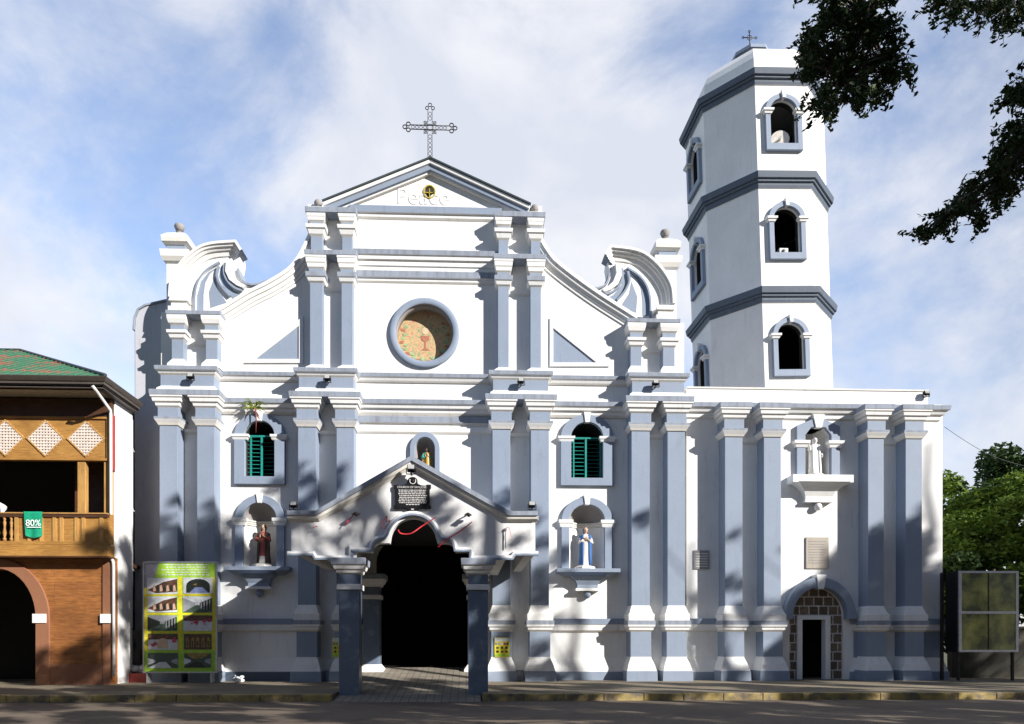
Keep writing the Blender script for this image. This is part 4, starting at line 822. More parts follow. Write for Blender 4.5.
t = thing('amplifier_box', 'small pale metal speaker box sitting in the middle front opening of the bell tower', 'speaker', tpos(0, -AP + .25, W_[1][1] + .003)); x, y, z = t.location
b = B(); b.box(x - .2, x + .12, y - .1, y + .2, z, z + .30, 'aluminium'); b.done('case', t, bevel=.01); b = B(); b.ball((x - .04, y - .1, z + .16), .09, 'p_dark', 1, .3, 1); b.done('cone', t)

# ------------------------------------------------------------------ entrance porch
YP = 17.9
porch = thing('entrance_porch', 'gabled entrance porch with scalloped arch on blue pillars in front of the church door', 'porch', (X(413, YP), YP, 0))
PP = lambda lst, Y=YP: [F(280 + x / 3.79, 430 + y / 3.79, Y) for (x, y) in lst]
s38 = YP / FL
def arc(cx, cy, r, a0, a1, n=12): return [(cx + r * math.cos(R(a0 + (a1 - a0) * i / n)), cy - r * math.sin(R(a0 + (a1 - a0) * i / n))) for i in range(n + 1)]
inner_e = [(290, 490), (290, 462), (345, 462)] + arc(380, 462, 33, 178, 95, 6) + [(415, 428), (418, 410)] + arc(504, 420, 87, 172, 8, 20) + [(592, 410), (596, 428)] + arc(632, 462, 33, 85, 2, 6) + [(665, 462), (716, 462), (716, 490)]
gab = [(42, 316), (138, 316), (500, 118), (868, 320), (968, 320), (968, 462), (880, 462), (870, 478), (735, 478), (735, 490)] + inner_e[::-1] + [(262, 490), (262, 478), (140, 478), (130, 462), (42, 462)]
b = B(); b.poly([PP(gab)], YP + .02, YP + .28, 'porch_white'); gb = b.done('gable', porch)
# rake roof band
rk = PP([(32, 312), (140, 312), (500, 106), (868, 314), (975, 314)])
b = B(); b.sweep(rk, [(.02, YP + .3, 'blue_paint'), (.02, YP - .16, 'grey_ledge'), (-.09, YP - .16, 'blue_paint'), (-.10, YP - .12, 'cream_trim'), (-.17, YP - .10, 'white_paint'), (-.18, YP - .06, 'cream_trim'), (-.23, YP + .0, 'white_paint'), (-.23, YP + .2, 'white_paint')]); b.done('raking_cornice', porch)
# lower edge moulding
le = PP([(30, 462), (132, 462), (142, 478), (264, 478), (264, 440), (275, 447), (340, 447)] + arc(378, 440, 36, 170, 100, 6) + [(392, 400)] + arc(504, 420, 110, 172, 8, 22)[1:-1] + [(616, 400)] + arc(634, 440, 36, 80, 10, 6) + [(672, 447), (733, 447), (733, 478), (875, 478), (885, 462), (978, 462)])
b = B(); b.sweep(le, [(.01, YP + .02, 'blue_paint'), (.01, YP - .07, 'white_paint'), (-.05, YP - .09, 'blue_paint'), (-.10, YP - .09, 'blue_paint'), (-.10, YP + .02, 'blue_paint')]); b.done('arch_moulding', gb)
# side beams, roof slabs, ceiling
xl, xr = PP([(42, 400)])[0][0], PP([(968, 400)])[0][0]; zb0 = PP([(42, 464)])[0][1]; ze = PP([(42, 316)])[0][1]
for (xa_, xb_) in ((xl, xl + .25), (xr - .25, xr)): b = B(); b.box(xa_, xb_, YP + .28, YW - .35, zb0, ze, 'porch_white'); b.done('side_beam', porch)
for (xa_, xb_) in ((xl + .75, xl + 1.15), (xr - 1.15, xr - .75)): b = B(); b.box(xa_, xb_, YP + .28, YW - .1, zb0 - .12, ze, 'porch_white'); b.done('side_beam', porch)
b = B(); b.box(xl + .25, xr - .25, YP + .281, YW - .02, ze - .12, ze - .04, 'unlit_dark'); b.done('ceiling', porch)  # underside coloured near-black in place of shade beneath the porch roof
apx, apz = PP([(500, 112)])[0]
b = B()
kx0, kz0 = PP([(138, 312)])[0]; kx1, kz1 = PP([(868, 314)])[0]
for (x0_, z0_, x1_, z1_) in ((xl - .1, ze, kx0, kz0), (kx0, kz0, apx, apz), (apx, apz, kx1, kz1), (kx1, kz1, xr + .1, ze)):
    v = [b.V(x_, y_, z_ + d_) for d_ in (0.0, -.12) for (x_, y_, z_) in ((x0_, YP + .1, z0_), (x1_, YP + .1, z1_), (x1_, YW - .02, z1_), (x0_, YW - .02, z0_))]
    for q in ((0, 1, 2, 3), (4, 5, 6, 7), (0, 1, 5, 4), (1, 2, 6, 5), (2, 3, 7, 6), (3, 0, 4, 7)): b.face([v[i] for i in q], 'grey_ledge')
b.done('roof', porch)
# pillars
zP = lambda py: Z(py, YP, 350)
def pillar(xc, yc, z0, base=False):
    hw = .255; b = B()
    pr = [(z0, 0, 'pillar_blue'), (zP(590), 0, 'pillar_blue'), (zP(589.6), .05, 'white_paint'), (zP(584.2), .05, 'white_paint'), (zP(584), 0, 'pillar_blue'), (zP(574), 0, 'cream_trim'), (zP(573), .05, 'white_paint'), (zP(570), .07, 'cream_trim'), (zP(569.4), .11, 'white_paint'), (zP(565.5), .14, 'cream_trim'), (zP(564.8), .18, 'grey_ledge'), (zP(558.5), .19, 'grey_ledge'), (zP(558), .15, 'grey_ledge')]
    if base: pr = [(z0 - .1, .12, 'white_paint'), (z0 + .12, .12, 'white_paint'), (z0 + .28, 0, 'white_paint'), (z0 + .281, 0, 'pillar_blue')] + pr[1:]
    b.loft(xc - hw, xc + hw, yc - hw, yc + hw, pr, back=True); return b.done('pillar', porch, bevel=.012)
xp0, xp1 = X(348.8, YP), X(478.2, YP)
for xc in (xp0, xp1):
    pillar(xc, YP + .27, .0); pillar(xc, YW - .75, .45, True)
# historical marker
mx_, mz_ = F(412, 498, YP); YM = YP - .03
mk = thing('historical_marker', 'black cast plaque with raised lettering and round crest above the porch arch', 'plaque', (mx_, YM, mz_))
q = lambda lst: [F(392 + x / 19.05, 474 + y / 19.05, YP) for (x, y) in lst]
b = B(); outl = [(40, 215), (130, 215), (150, 232), (230, 222), (285, 190), (300, 130)] + [(395 + 95 * math.cos(R(a)), 150 - 85 * math.sin(R(a))) for a in range(165, 10, -15)] + [(490, 190), (550, 222), (640, 232), (665, 212), (745, 212), (745, 270), (720, 310), (720, 590), (745, 620), (745, 665), (650, 668), (520, 665), (490, 700), (300, 700), (270, 665), (130, 668), (40, 665), (40, 615), (60, 590), (60, 310), (40, 280)]
b.poly([q(outl)], YM - .04, YM + .05, 'black_metal', .01); b.done('plate', mk)
b = B(); ym = YM - .045
cz_ = q([(395, 280)])[0]; b.text('CHURCH OF SAN JOSE', mx_ , cz_[1], ym, .072, 'letter_grey', .003)
rs = random.Random(3)
for k in range(9):
    zq = q([(0, 318 + k * 34)])[0][1]; x_ = q([(125, 0)])[0][0] + rs.uniform(0, .03); xe = q([(670, 0)])[0][0] - rs.uniform(0, .05)
    if k == 8: x_ += .17; xe -= .17
    while x_ < xe: w_ = rs.uniform(.02, .09); b.box(x_, min(xe, x_ + w_), ym - .003, ym, zq - .009, zq + .011, 'letter_grey'); x_ += w_ + .016
zq = q([(395, 690)])[0]; b.box(zq[0] - .035, zq[0] + .035, ym - .003, ym, zq[1] + .0, zq[1] + .025, 'letter_grey'); b.done('lettering', mk)
b = B(); cc = q([(398, 145)])[0]; b.tube([(cc[0] + .075 * math.cos(R(a)), ym - .005, cc[1] + .075 * math.sin(R(a))) for a in range(150, 391, 20)], .011, 'letter_grey', 6); b.ball((cc[0], ym, cc[1]), .04, 'black_metal', 1, .5, 1); b.done('crest', mk)
# flood lights
def flood(loc, label, s=1.0, wallm=True):
    t = thing('floodlight', label, 'floodlight', loc, 'floodlights on ledges'); x, y, z = loc
    b = B(); b.box(x - .02 * s, x + .02 * s, y - .02, y + .14 * s, z - .01, z + .03 * s, 'black_metal'); b.box(x - .11 * s, x - .095 * s, y - .03, y + .03, z, z + .12 * s, 'black_metal'); b.box(x + .095 * s, x + .11 * s, y - .03, y + .03, z, z + .12 * s, 'black_metal'); b.box(x - .11 * s, x + .11 * s, y - .03, y + .03, z - .012, z, 'black_metal'); b.done('bracket', t)
    b = B(); b.M = Matrix.Translation((x, y, z + .12 * s)) @ Matrix.Rotation(R(-25), 4, 'X'); b.loft(-.085 * s, .085 * s, -.05 * s, .06 * s, [(-.07 * s, -.01, 'black_metal'), (-.05 * s, .0, 'black_metal'), (.06 * s, 0, 'black_metal'), (.07 * s, -.01, 'black_metal')], back=True); b.box(-.07 * s, .07 * s, -.056 * s, -.051 * s, -.05 * s, .055 * s, 'lamp_glass'); b.done('lamp_head', t, bevel=.004)
    return t
f0 = PP([(52, 306)])[0]; f1 = PP([(955, 306)])[0]; f2 = PP([(500, 150)])[0]
flood((f0[0], YP + .0, f0[1] + .04), 'black floodlight on the left eave corner of the porch', 1.0); flood((f1[0], YP + .0, f1[1] + .04), 'black floodlight on the right eave corner of the porch', 1.0)
flood((f2[0], YP - .26, f2[1] - .17), 'black floodlight fixed under the peak of the porch gable', 1.15)
for (px_, lab) in ((190, 'small floodlight on the upper pedestal at the far left of the church front'), (327, 'small floodlight on the upper pedestal left of the round window'), (521, 'small floodlight on the upper pedestal right of the round window'), (656, 'small floodlight on the upper pedestal beside the bell tower')):
    x_ = X(px_, YF - .2); flood((x_, YF - .16, z1(381)), lab, 1.1)
flood((X(924, YA), YA - .12, ztop - .2), 'small lamp on the right corner of the annex parapet', 1.0)
# red ribbons hung on the gable
def ribbon(lst, label, w=.035):
    w *= .55
    P3 = []
    L_ = spline(PP(lst), 4); b = B()
    for i in range(len(L_) - 1):
        (xa_, za_), (xb_, zb__) = L_[i], L_[i + 1]; d = Vector((xb_ - xa_, zb__ - za_)).normalized(); nx, nz = -d.y * w / 2, d.x * w / 2
        ya_ = YP - .115 - .02 * math.sin(i * .9); yb_ = YP - .115 - .02 * math.sin((i + 1) * .9)
        for o in (0, .003): b.face([b.V(xa_ + nx, ya_ - o, za_ + nz), b.V(xb_ + nx, yb_ - o, zb__ + nz), b.V(xb_ - nx, yb_ - o, zb__ - nz), b.V(xa_ - nx, ya_ - o, za_ - nz)], 'ribbon_red')
    x0_, z0_ = L_[0]; o = b.done('ribbon', at=(x0_, YP - .12, z0_)); tag(o, label, 'ribbon')
ribbon([(130, 375), (140, 368), (145, 372)], 'tiny red ribbon knot near the left end of the porch gable', .04)
ribbon([(250, 362), (268, 340), (285, 322), (296, 326)], 'short red ribbon under the bulb holder left of the plaque', .05)
ribbon([(385, 380), (395, 345), (408, 330), (404, 352), (418, 345), (398, 378)], 'knotted red ribbon beside the left shoulder of the porch arch', .03)
ribbon([(450, 380), (460, 394), (500, 394), (540, 366), (590, 335)], 'long red ribbon sagging across the top of the porch arch', .045)
ribbon([(600, 446), (640, 412), (690, 382), (728, 350)], 'straight red ribbon slanting up right of the porch arch', .05)
ribbon([(856, 372), (868, 376), (876, 410)], 'thin red ribbon hanging at the right end of the porch gable', .02)
def bulb(lst, label):
    x_, z_ = PP([lst])[0]; t = thing('bulb_holder', label, 'lamp', (x_, YP, z_)); b = B(); b.tube([(x_, YP + .03, z_), (x_, YP - .16, z_ + .02), (x_ + .05, YP - .22, z_ - .02)], .018, 'iron', 6); b.done('arm', t)
    b = B(); b.ball((x_ + .07, YP - .24, z_ - .03), .045, 'iron'); b.ngon(x_ + .05, YP - .2, [(z_ - .02, .11, 'iron'), (z_ + .04, .03, 'iron')], 12, 0, True); b.done('shade', t)
bulb((285, 322), 'small dark lamp bracket on the porch gable left of the plaque'); bulb((705, 325), 'small dark lamp bracket on the porch gable right of the plaque')
t = PP([(855, 380), (855, 450)]); b = B(); b.tube([(t[0][0], YP - .03, t[0][1]), (t[1][0], YP - .03, t[1][1])], .014, 'niche_grey', 6); b.box(t[0][0] - .03, t[0][0] + .03, YP - .04, YP + .02, t[0][1], t[0][1] + .05, 'niche_grey'); tag(b.done('conduit', at=(t[1][0], YP, t[1][1])), 'short grey conduit on the right part of the porch gable', 'pipe')

# ------------------------------------------------------------------ posters on the two door-side pedestals
for (a0, a1_, lab) in ((494.5, 509.5, 'small green and yellow poster on the pedestal right of the entrance'), (332.5, 347, 'small green poster on the pedestal behind the left porch pillar')):
    Yq = YF - .05; x0_, x1_ = X(a0, Yq), X(a1_, Yq); zt2_, zb2 = Z(637.5, Yq, 500), Z(657, Yq, 500); t = thing('poster', lab, 'poster', ((x0_ + x1_) / 2, Yq, zb2))
    b = B(); b.box(x0_, x1_, Yq - .02, Yq + .02, zb2, zt2_, 'yellow_print'); b.done('sheet', t)
    b = B(); H = zt2_ - zb2; W = x1_ - x0_
    b.box(x0_ + .01, x1_ - .01, Yq - .026, Yq - .02, zt2_ - .2 * H, zt2_ - .02, 'p_pale')
    for k, c in enumerate(('p_blue', 'p_grey', 'p_pale', 'p_red', 'p_brown')): b.box(x0_ + .02 + k * W * .19, x0_ + .02 + k * W * .19 + W * .14, Yq - .026, Yq - .02, zb2 + .62 * H, zb2 + .73 * H, c)
    for k in range(3):
        for r_ in range(2): b.box(x0_ + W * (.12 + .3 * k), x0_ + W * (.28 + .3 * k), Yq - .026, Yq - .02, zb2 + H * (.22 + .2 * r_), zb2 + H * (.33 + .2 * r_), ('p_dark', 'p_green', 'p_brown')[(k + r_) % 3])
    b.box(x0_ + .01, x1_ - .01, Yq - .024, Yq - .02, zb2 + .02, zb2 + .15 * H, 'lime'); b.done('pictures', t)

# ------------------------------------------------------------------ banner with ten pictures
YB = 22.0
bn = thing('photo_banner', 'tall lime green banner with ten photographs in two columns, leaning against the church wall', 'banner', (X(180, YB), YB, PZ))
g = lambda x, y: F(130 + x / 5.17, 550 + y / 5.17, YB)
def rect(b, x0, y0, x1, y1, d, k, t=.004): p = g(x0, y1); q_ = g(x1, y0); b.box(p[0], q_[0], YB - d - t, YB - d, p[1], q_[1], k)
b = B(); p0 = g(68, 636); p1 = g(452, 60)
for (a, c) in (((68, 60), (76, 636)), ((444, 60), (452, 636)), ((76, 60), (444, 67)), ((76, 629), (444, 636))): pa = g(a[0], c[1]); pb = g(c[0], a[1]); b.box(pa[0], pb[0], YB - .03, YB + .03, pa[1], pb[1], 'aluminium')
for xx in (90, 420): pa = g(xx, 640); b.box(pa[0] - .02, pa[0] + .02, YB - .03, YB + .25, PZ, pa[1] + .05, 'aluminium')
b.done('frame', bn)
b = B(); b.poly([[g(76, 629), g(76, 205), g(100, 190), g(125, 150), g(150, 67), g(444, 67), g(444, 629)]], YB - .012, YB - .004, 'lime'); b.box(g(76, 0)[0], g(444, 0)[0], YB - .002, YB + .004, g(0, 629)[1], g(0, 67)[1], 'vinyl_back')
for xx in (84, 258, 434):
    rect(b, xx - 8 if xx != 258 else 250, 195 if xx == 84 else 140, xx + 8 if xx != 258 else 270, 520, .012, 'yellow_print')
for yy_ in (232, 330, 425): rect(b, 78, yy_ - 4, 442, yy_ + 5, .0165, 'yellow_print')
b.done('sheet', bn)
b = B(); rs = random.Random(5)
for k in range(5):
    xx = 160 + rs.uniform(0, 30)
    while xx < 400: w_ = rs.uniform(8, 26); rect(b, xx, 74 + k * 13, min(415, xx + w_), 79 + k * 13, .013, 'p_pale'); xx += w_ + 6
b.done('caption', bn)
cells = [(90, 145, 247, 228), (277, 143, 430, 226), (92, 240, 245, 322), (276, 240, 424, 322), (94, 338, 244, 417), (278, 338, 427, 418), (96, 434, 248, 516), (280, 434, 422, 514), (94, 532, 250, 610), (282, 532, 420, 608)]
def flatpoly(b, L_, d, k): b.poly([[g(x, y) for (x, y) in L_]], YB - d - .002, YB - d, k)
for i, (x0, y0, x1, y1) in enumerate(cells):
    b = B(); base = ('p_pale', 'p_pale', 'p_pale', 'p_pale', 'p_grey', 'p_pale', 'p_pale', 'p_brown', 'p_green', 'p_green')[i]; rect(b, x0, y0, x1, y1, .0225, base)
    W, H = x1 - x0, y1 - y0; U = lambda u, v: (x0 + u * W, y0 + v * H); r2 = random.Random(i + 11)
    D = .027
    if i in (0, 2):
        flatpoly(b, [U(0, .75), U(.55, .25), U(1, .05), U(1, .85), U(.3, .95)], D, 'p_brown')
        for k in range(7): u = .2 + k * .11; flatpoly(b, [U(u, .5), U(u + .06, .42), U(u + .1, .8), U(u, .85)], D + .002, 'p_dark' if k % 2 else 'skin')
    elif i == 1:
        flatpoly(b, [U(.1, .95)] + [U(.5 - .4 * math.cos(R(a)), .5 - .42 * math.sin(R(a))) for a in range(0, 181, 20)] + [U(.9, .95)], D, 'p_dark'); flatpoly(b, [U(.2, .95), U(.4, .6), U(.65, .6), U(.85, .95)], D + .002, 'p_blue'); flatpoly(b, [U(.32, .45), U(.45, .35), U(.45, .5)], D + .002, 'p_gold')
    elif i in (3, 4):
        flatpoly(b, [U(0, 1), U(.45, .55), U(.55, .55), U(1, 1)], D, 'p_green'); flatpoly(b, [U(0, .1), U(.42, .4), U(.42, .6), U(0, .98)], D, 'p_dark' if i == 4 else 'p_grey'); flatpoly(b, [U(1, .1), U(.58, .4), U(.58, .6), U(1, .98)], D, 'p_dark')
        for k in range(4): flatpoly(b, [U(.62 + k * .1, .2), U(.65 + k * .1, .18), U(.65 + k * .1, .85), U(.62 + k * .1, .8)], D + .002, 'p_grey')
    elif i in (5, 6):
        flatpoly(b, [U(0, 0), U(1, 0), U(1, .35), U(0, .35)], D, 'p_brown')
        for k in range(9): u, v = r2.uniform(.05, .85), r2.uniform(.1, .75); s = r2.uniform(.06, .15); flatpoly(b, [U(u, v), U(u + s, v - .05), U(u + s * 1.1, v + s), U(u + .02, v + s * 1.3)], D + .002 + k * .0003, 'p_red')
        if i == 6: flatpoly(b, [U(.3, .9), U(.35, .35), U(.5, .25), U(.65, .35), U(.68, .9)], D + .006, 'host_pale')
    elif i == 7:
        for k in range(5): u = .08 + k * .19; flatpoly(b, [U(u, .85), U(u, .3), U(u + .05, .2), U(u + .1, .3), U(u + .1, .85)], D, 'p_gold'); flatpoly(b, [U(u + .03, .8), U(u + .03, .45), U(u + .07, .45), U(u + .07, .8)], D + .002, 'p_dark')
    else:
        flatpoly(b, [U(0, 0), U(1, 0), U(.65, .4), U(.35, .4)], D, 'p_gold' if i == 9 else 'p_green'); flatpoly(b, [U(0, 1), U(.4, .6), U(.6, .6), U(.8, 1)], D, 'p_pale' if i == 8 else 'p_dark')
        flatpoly(b, [U(0, .35), U(.25, .48), U(.25, .62), U(0, .8)], D + .002, 'p_pale'); flatpoly(b, [U(1, .35), U(.78, .48), U(.78, .62), U(1, .8)], D + .002, 'p_grey')
    b.done('photograph', bn)
bn.rotation_euler = (R(0), 0, 0)
# small things at the foot of the wall
b = B(); x_, _ = F(238, 678, 21.9); 
for k in range(6): b.ball((x_ + .12 * math.sin(k * 2.1), 21.9 + .06 * math.cos(k * 3), PZ + .05 + .035 * k), .11 - .012 * k, 'rag_white', 1.2, .9, .7, 9, 6)
tag(b.done('cloth_bundle', at=(x_, 21.9, PZ)), 'crumpled white cloth bag on the pavement right of the banner', 'bag')
b = B(); x_, _ = F(131, 662, 22.6)
for k in range(7): b.ball((x_ + .16 * (k - 3), 22.6 + .05 * math.sin(k * 4.), PZ + .40 + .05 * math.sin(k * 2.3)), .17, 'p_grey', 1.2, .8, .75, 9, 6)
b.box(x_ - .75, x_ + .65, 22.35, 22.9, PZ, PZ + .28, 'rust_red')
tag(b.done('sack_pile', at=(x_, 22.6, PZ)), 'grey plastic sacks on a reddish block between the house and the banner', 'sacks')

# ------------------------------------------------------------------ downpipes
def pipe(px_, Y, ytop, ybot, label, r=.055, elbow=0, collars=()):
    x_ = X(px_, Y); z0, z1_ = Z(ybot, Y, px_), Z(ytop, Y, px_); t = thing('downpipe', label, 'pipe', (x_, Y, z0)); b = B(); b.tube([(x_, Y, z0), (x_, Y, z1_)] + ([(x_ + elbow, Y - .1, z1_ + .3)] if elbow else []), r, 'pipe_white', 12); b.done('tube', t)
    b = B()
    for c in collars: zc_ = Z(c, Y, px_); b.tube([(x_, Y, zc_ - .05), (x_, Y, zc_ + .05)], r * 1.2, 'pipe_white', 12); b.box(x_ - .02, x_ + .02, Y, Y + .2, zc_ - .02, zc_ + .02, 'pipe_white')
    if collars: b.done('collar', t)
pipe(131, 22.9, 420, 628, 'tall grey downpipe in the corner between the house and the church', .06, 0, (510, 450, 570))

# ------------------------------------------------------------------ plant growing over the left window
def leaves(name, cents, size, mat, n, parent=None, seed=0, off=(0, 0, 0), squash=.6, spread=1.0, extra=None):
    """cents: array of (x, y, z, radius); n leaf faces in all, as one mesh"""
    rg = np.random.default_rng(seed); C_ = np.array(cents, float); w = C_[:, 3] ** 2; w /= w.sum(); idx = rg.choice(len(C_), n, p=w)
    d = rg.normal(size=(n, 3)); d /= np.linalg.norm(d, axis=1)[:, None]; rad = C_[idx, 3][:, None] * (rg.random((n, 1)) ** .45) * spread
    P = C_[idx, :3] + d * rad * np.array([1, 1, squash]) - np.array(off)
    a = rg.normal(size=(n, 3)); a[:, 2] *= .6; a /= np.linalg.norm(a, axis=1)[:, None]; c = rg.normal(size=(n, 3)); c -= a * (a * c).sum(1)[:, None]; c /= np.linalg.norm(c, axis=1)[:, None]
    s = size * rg.uniform(.6, 1.3, (n, 1)); V = np.empty((n, 4, 3)); V[:, 0] = P - a * s; V[:, 1] = P + c * s * .42; V[:, 2] = P + a * s; V[:, 3] = P - c * s * .42
    me = bpy.data.meshes.new(name); me.vertices.add(n * 4); me.vertices.foreach_set('co', V.reshape(-1)); me.loops.add(n * 4); me.loops.foreach_set('vertex_index', np.arange(n * 4)); me.polygons.add(n); me.polygons.foreach_set('loop_start', np.arange(n) * 4)
    me.update(calc_edges=True); me.materials.append(MAT[mat]); o = bpy.data.objects.new(name, me); COL.objects.link(o)
    if parent: o.parent = parent; ROOT[o.name] = ROOT[parent.name]
    return o
x_, z_ = F(254, 411, YW - .3); pt = thing('ledge_plant', 'spiky yellow-green weed growing on the ledge above the left shuttered window', 'plant', (x_, YW - .28, z_ + .1))
b = B(); rs = random.Random(2)
for k in range(34):
    a = rs.uniform(0, 6.28); l_ = rs.uniform(.15, .42); e_ = rs.uniform(-.5, 1.2); px3 = (x_, YW - .28, z_ + .08); mid = (x_ + .5 * l_ * math.cos(a) * 1.2, YW - .3 - .25 * l_ * abs(math.sin(a)), z_ + .1 + .5 * l_ * e_ + .05); end = (x_ + l_ * math.cos(a) * 1.1, YW - .34 - .3 * l_ * abs(math.sin(a)), z_ + .1 + l_ * e_ * .7 - .05)
    b.tube([px3, mid, end], [.008, .02, .003], 'leaf_yellow', 4, False)
b.done('leaves', pt); b = B(); b.tube([(x_ + .05, YW - .3, z_ + .1), (x_ + .08, YW - .32, z_ - .25), (x_ + .06, YW - .3, z_ - .7)], [.02, .016, .008], 'rust_red', 6); b.done('root', pt)

# ------------------------------------------------------------------ timber house on the left
YH = 21.3
hx0, hx1 = X(-260, YH), X(111, YH); YHB = 22.75
house = thing('timber_house', 'brown two-storey house with balcony, lattice diamonds and rusty green roof left of the church', 'house', (hx1 - 3, YH, PZ))
zh_ = lambda py, Y=YH: Z(py, Y, 60)
zfl, zwt = zh_(557), zh_(402)
acx, ar = X(-2, YH), 36.6 / FL * YH; azs = zh_(618)
b = B(); b.poly([[(hx0, PZ - .02), (hx0, zfl), (hx1, zfl), (hx1, PZ - .02)], archloop(acx, ar, PZ - .02, azs, zh_(569) - azs)], YH, YH + .4, 'house_boards'); b.done('wall', house)
b = B(); o_ = archloop(acx, ar + .40, PZ, azs, zh_(563) - azs + .12); i_ = archloop(acx, ar, PZ, azs, zh_(569) - azs); b.poly([o_ + i_[::-1]], YH - .06, YH + .02, 'house_band', .01); b.done('arch_trim', house)
for (xa_, xb_) in ((34, 47.6), (101.5, 111.5)): b = B(); b.box(X(xa_, YH), X(xb_, YH), YH - .09, YH, zh_(623), zh_(614), 'white_paint'); b.done('impost', house, bevel=.005)
b = B(); b.box(X(103.5, YH), hx1 + .01, YH - .05, YH, PZ, zfl - .02, 'house_band'); b.box(X(47.8, YH), X(103, YH), YH - .03, YH, PZ, PZ + .62, 'house_band'); b.done('corner_strip', house)
# side and back walls
b = B(); b.box(hx1 - .25, hx1 + .02, YH + .4, 22.6, PZ - .02, zfl, 'white_paint'); b.box(hx1 - .12, hx1 + .02, YH + .2, 22.6, zfl, zh_(386), 'white_clean'); b.box(hx1 - 1.2, hx1 - .121, 22.5, 22.6, zfl, zh_(386), 'white_clean'); b.box(hx1 - 1.2, hx1 - .251, 22.5, 22.6, PZ - .02, zfl, 'white_paint'); b.box(hx1 - 1.3, hx1 - 1.2, 22.5, 34, PZ - .02, zh_(386), 'side_grey'); b.done('side_wall', house, label='whitewashed side wall facing the church')
b = B(); b.box(hx0, hx1 - .25, YH + 3.2, YH + 3.3, PZ, zfl - .1, 'unlit_dark'); b.box(hx0, hx1 - .25, YH + .4, YH + 3.2, zfl - .12, zfl, 'wood_dark'); b.done('passage', house)
# upper storey
zlat0, zlat1 = zh_(458), zh_(418.5)
b = B(); b.box(hx0, hx1 - .12, YH + 2.6, YH + 2.7, zfl, zwt + .4, 'unlit_dark'); b.box(X(58, YH), hx1 - .12, YH + .9, YH + 1.0, zfl, zwt, 'wood_dark'); b.done('upper_wall', house)
for (xa_, xb_, k_) in ((77, 85, 'wood_post'), (103.5, 110.5, 'wood_post'), (-60, -52, 'wood_post'), (-140, -132, 'wood_post')): b = B(); b.box(X(xa_, YH), X(xb_, YH), YH + .02, YH + .2, zfl, zlat0, k_); b.done('post', house, bevel=.01)
b = B(); b.box(hx0, hx1 - .01, YH + .03, YH + .12, zlat0, zlat1, 'wood_orange'); b.box(hx0, hx1 - .01, YH - .03, YH + .16, zlat0 - .07, zlat0, 'wood_orange'); b.box(hx0, hx1 - .01, YH - .02, YH + .16, zlat1, zlat1 + .06, 'wood_orange'); b.box(X(107, YH), hx1 - .01, YH - .025, YH + .03, zlat0, zlat1, 'wood_post'); b.box(hx0, hx1 - .01, YH + .0, YH + .3, zlat1 + .06, zwt + .1, 'wood_dark'); b.done('frieze_board', house)
zmid = (zlat0 + zlat1) / 2; hd_ = 18.5 / FL * YH
for px_ in (5, 45, 85.5, -35.5, -76, -116.5):
    xm = X(px_, YH); b = B()
    b.poly([[(xm - hd_, zmid), (xm, zmid + hd_ * .98), (xm + hd_, zmid), (xm, zmid - hd_ * .98)], [(xm - hd_ + .05, zmid), (xm, zmid + hd_ * .98 - .05), (xm + hd_ - .05, zmid), (xm, zmid - hd_ * .98 + .05)]], YH + .0, YH + .04, 'wood_post')
    n = 13
    b.poly([[(xm - hd_ + .04, zmid), (xm, zmid + hd_ * .98 - .04), (xm + hd_ - .04, zmid), (xm, zmid - hd_ * .98 + .04)]], YH + .024, YH + .031, 'p_brown')
    for i in range(1, n):
        t_ = -1 + 2 * i / n; 
        for sgn in (1, -1):
            # strips parallel to each axis of the square panel, horizontal and vertical laths
            L_ = (hd_ - .03) * (1 - abs(t_))
            if sgn == 1: b.box(xm - L_, xm + L_, YH + .006, YH + .014, zmid + t_ * hd_ - .024, zmid + t_ * hd_ + .024, 'lattice_white')
            else: b.box(xm + t_ * hd_ - .024, xm + t_ * hd_ + .024, YH + .016, YH + .023, zmid - L_, zmid + L_, 'lattice_white')
    b.done('lattice', house)
# balcony
YB2 = YH - .35
zr_top, zr_low = Z(514, YB2, 60), Z(543.5, YB2, 60)
bx1 = X(108, YB2)
b = B(); b.box(hx0, bx1, YB2 - .03, YH + .02, Z(556, YB2, 60), zr_low - .03, 'wood_orange'); b.box(hx0, bx1 + .02, YB2 - .05, YH + .0, Z(557.5, YB2, 60), Z(556, YB2, 60), 'wood_dark'); bal = b.done('balcony', house)
b = B(); b.box(hx0, bx1, YB2 - .06, YB2 + .10, zr_top, zr_top + .035, 'wood_post'); b.box(hx0, bx1, YB2 - .04, YB2 + .08, zr_top - .10, zr_top, 'wood_dark'); b.box(hx0, bx1, YB2 - .035, YB2 + .05, zr_low - .03, zr_low + .06, 'wood_orange'); b.box(bx1 - .08, bx1, YB2 + .05, YH, zr_top - .1, zr_top + .03, 'wood_orange'); b.done('rail', bal)
b = B(); x_ = X(15, YB2)
b.box(x_, bx1, YB2 - .0, YB2 + .04, zr_low + .06, zr_top - .10, 'wood_orange')
for px_ in (15, 28, 40, 53, 60, 75, 82, 100): xx = X(px_, YB2); b.box(xx, xx + .10, YB2 - .03, YB2 + .0, zr_low + .06, zr_top - .10, 'wood_post')
b.box(bx1 - .06, bx1 - .0, YB2 + .041, YH, zr_low + .0, zr_top - .10, 'wood_orange'); b.done('panel', bal)
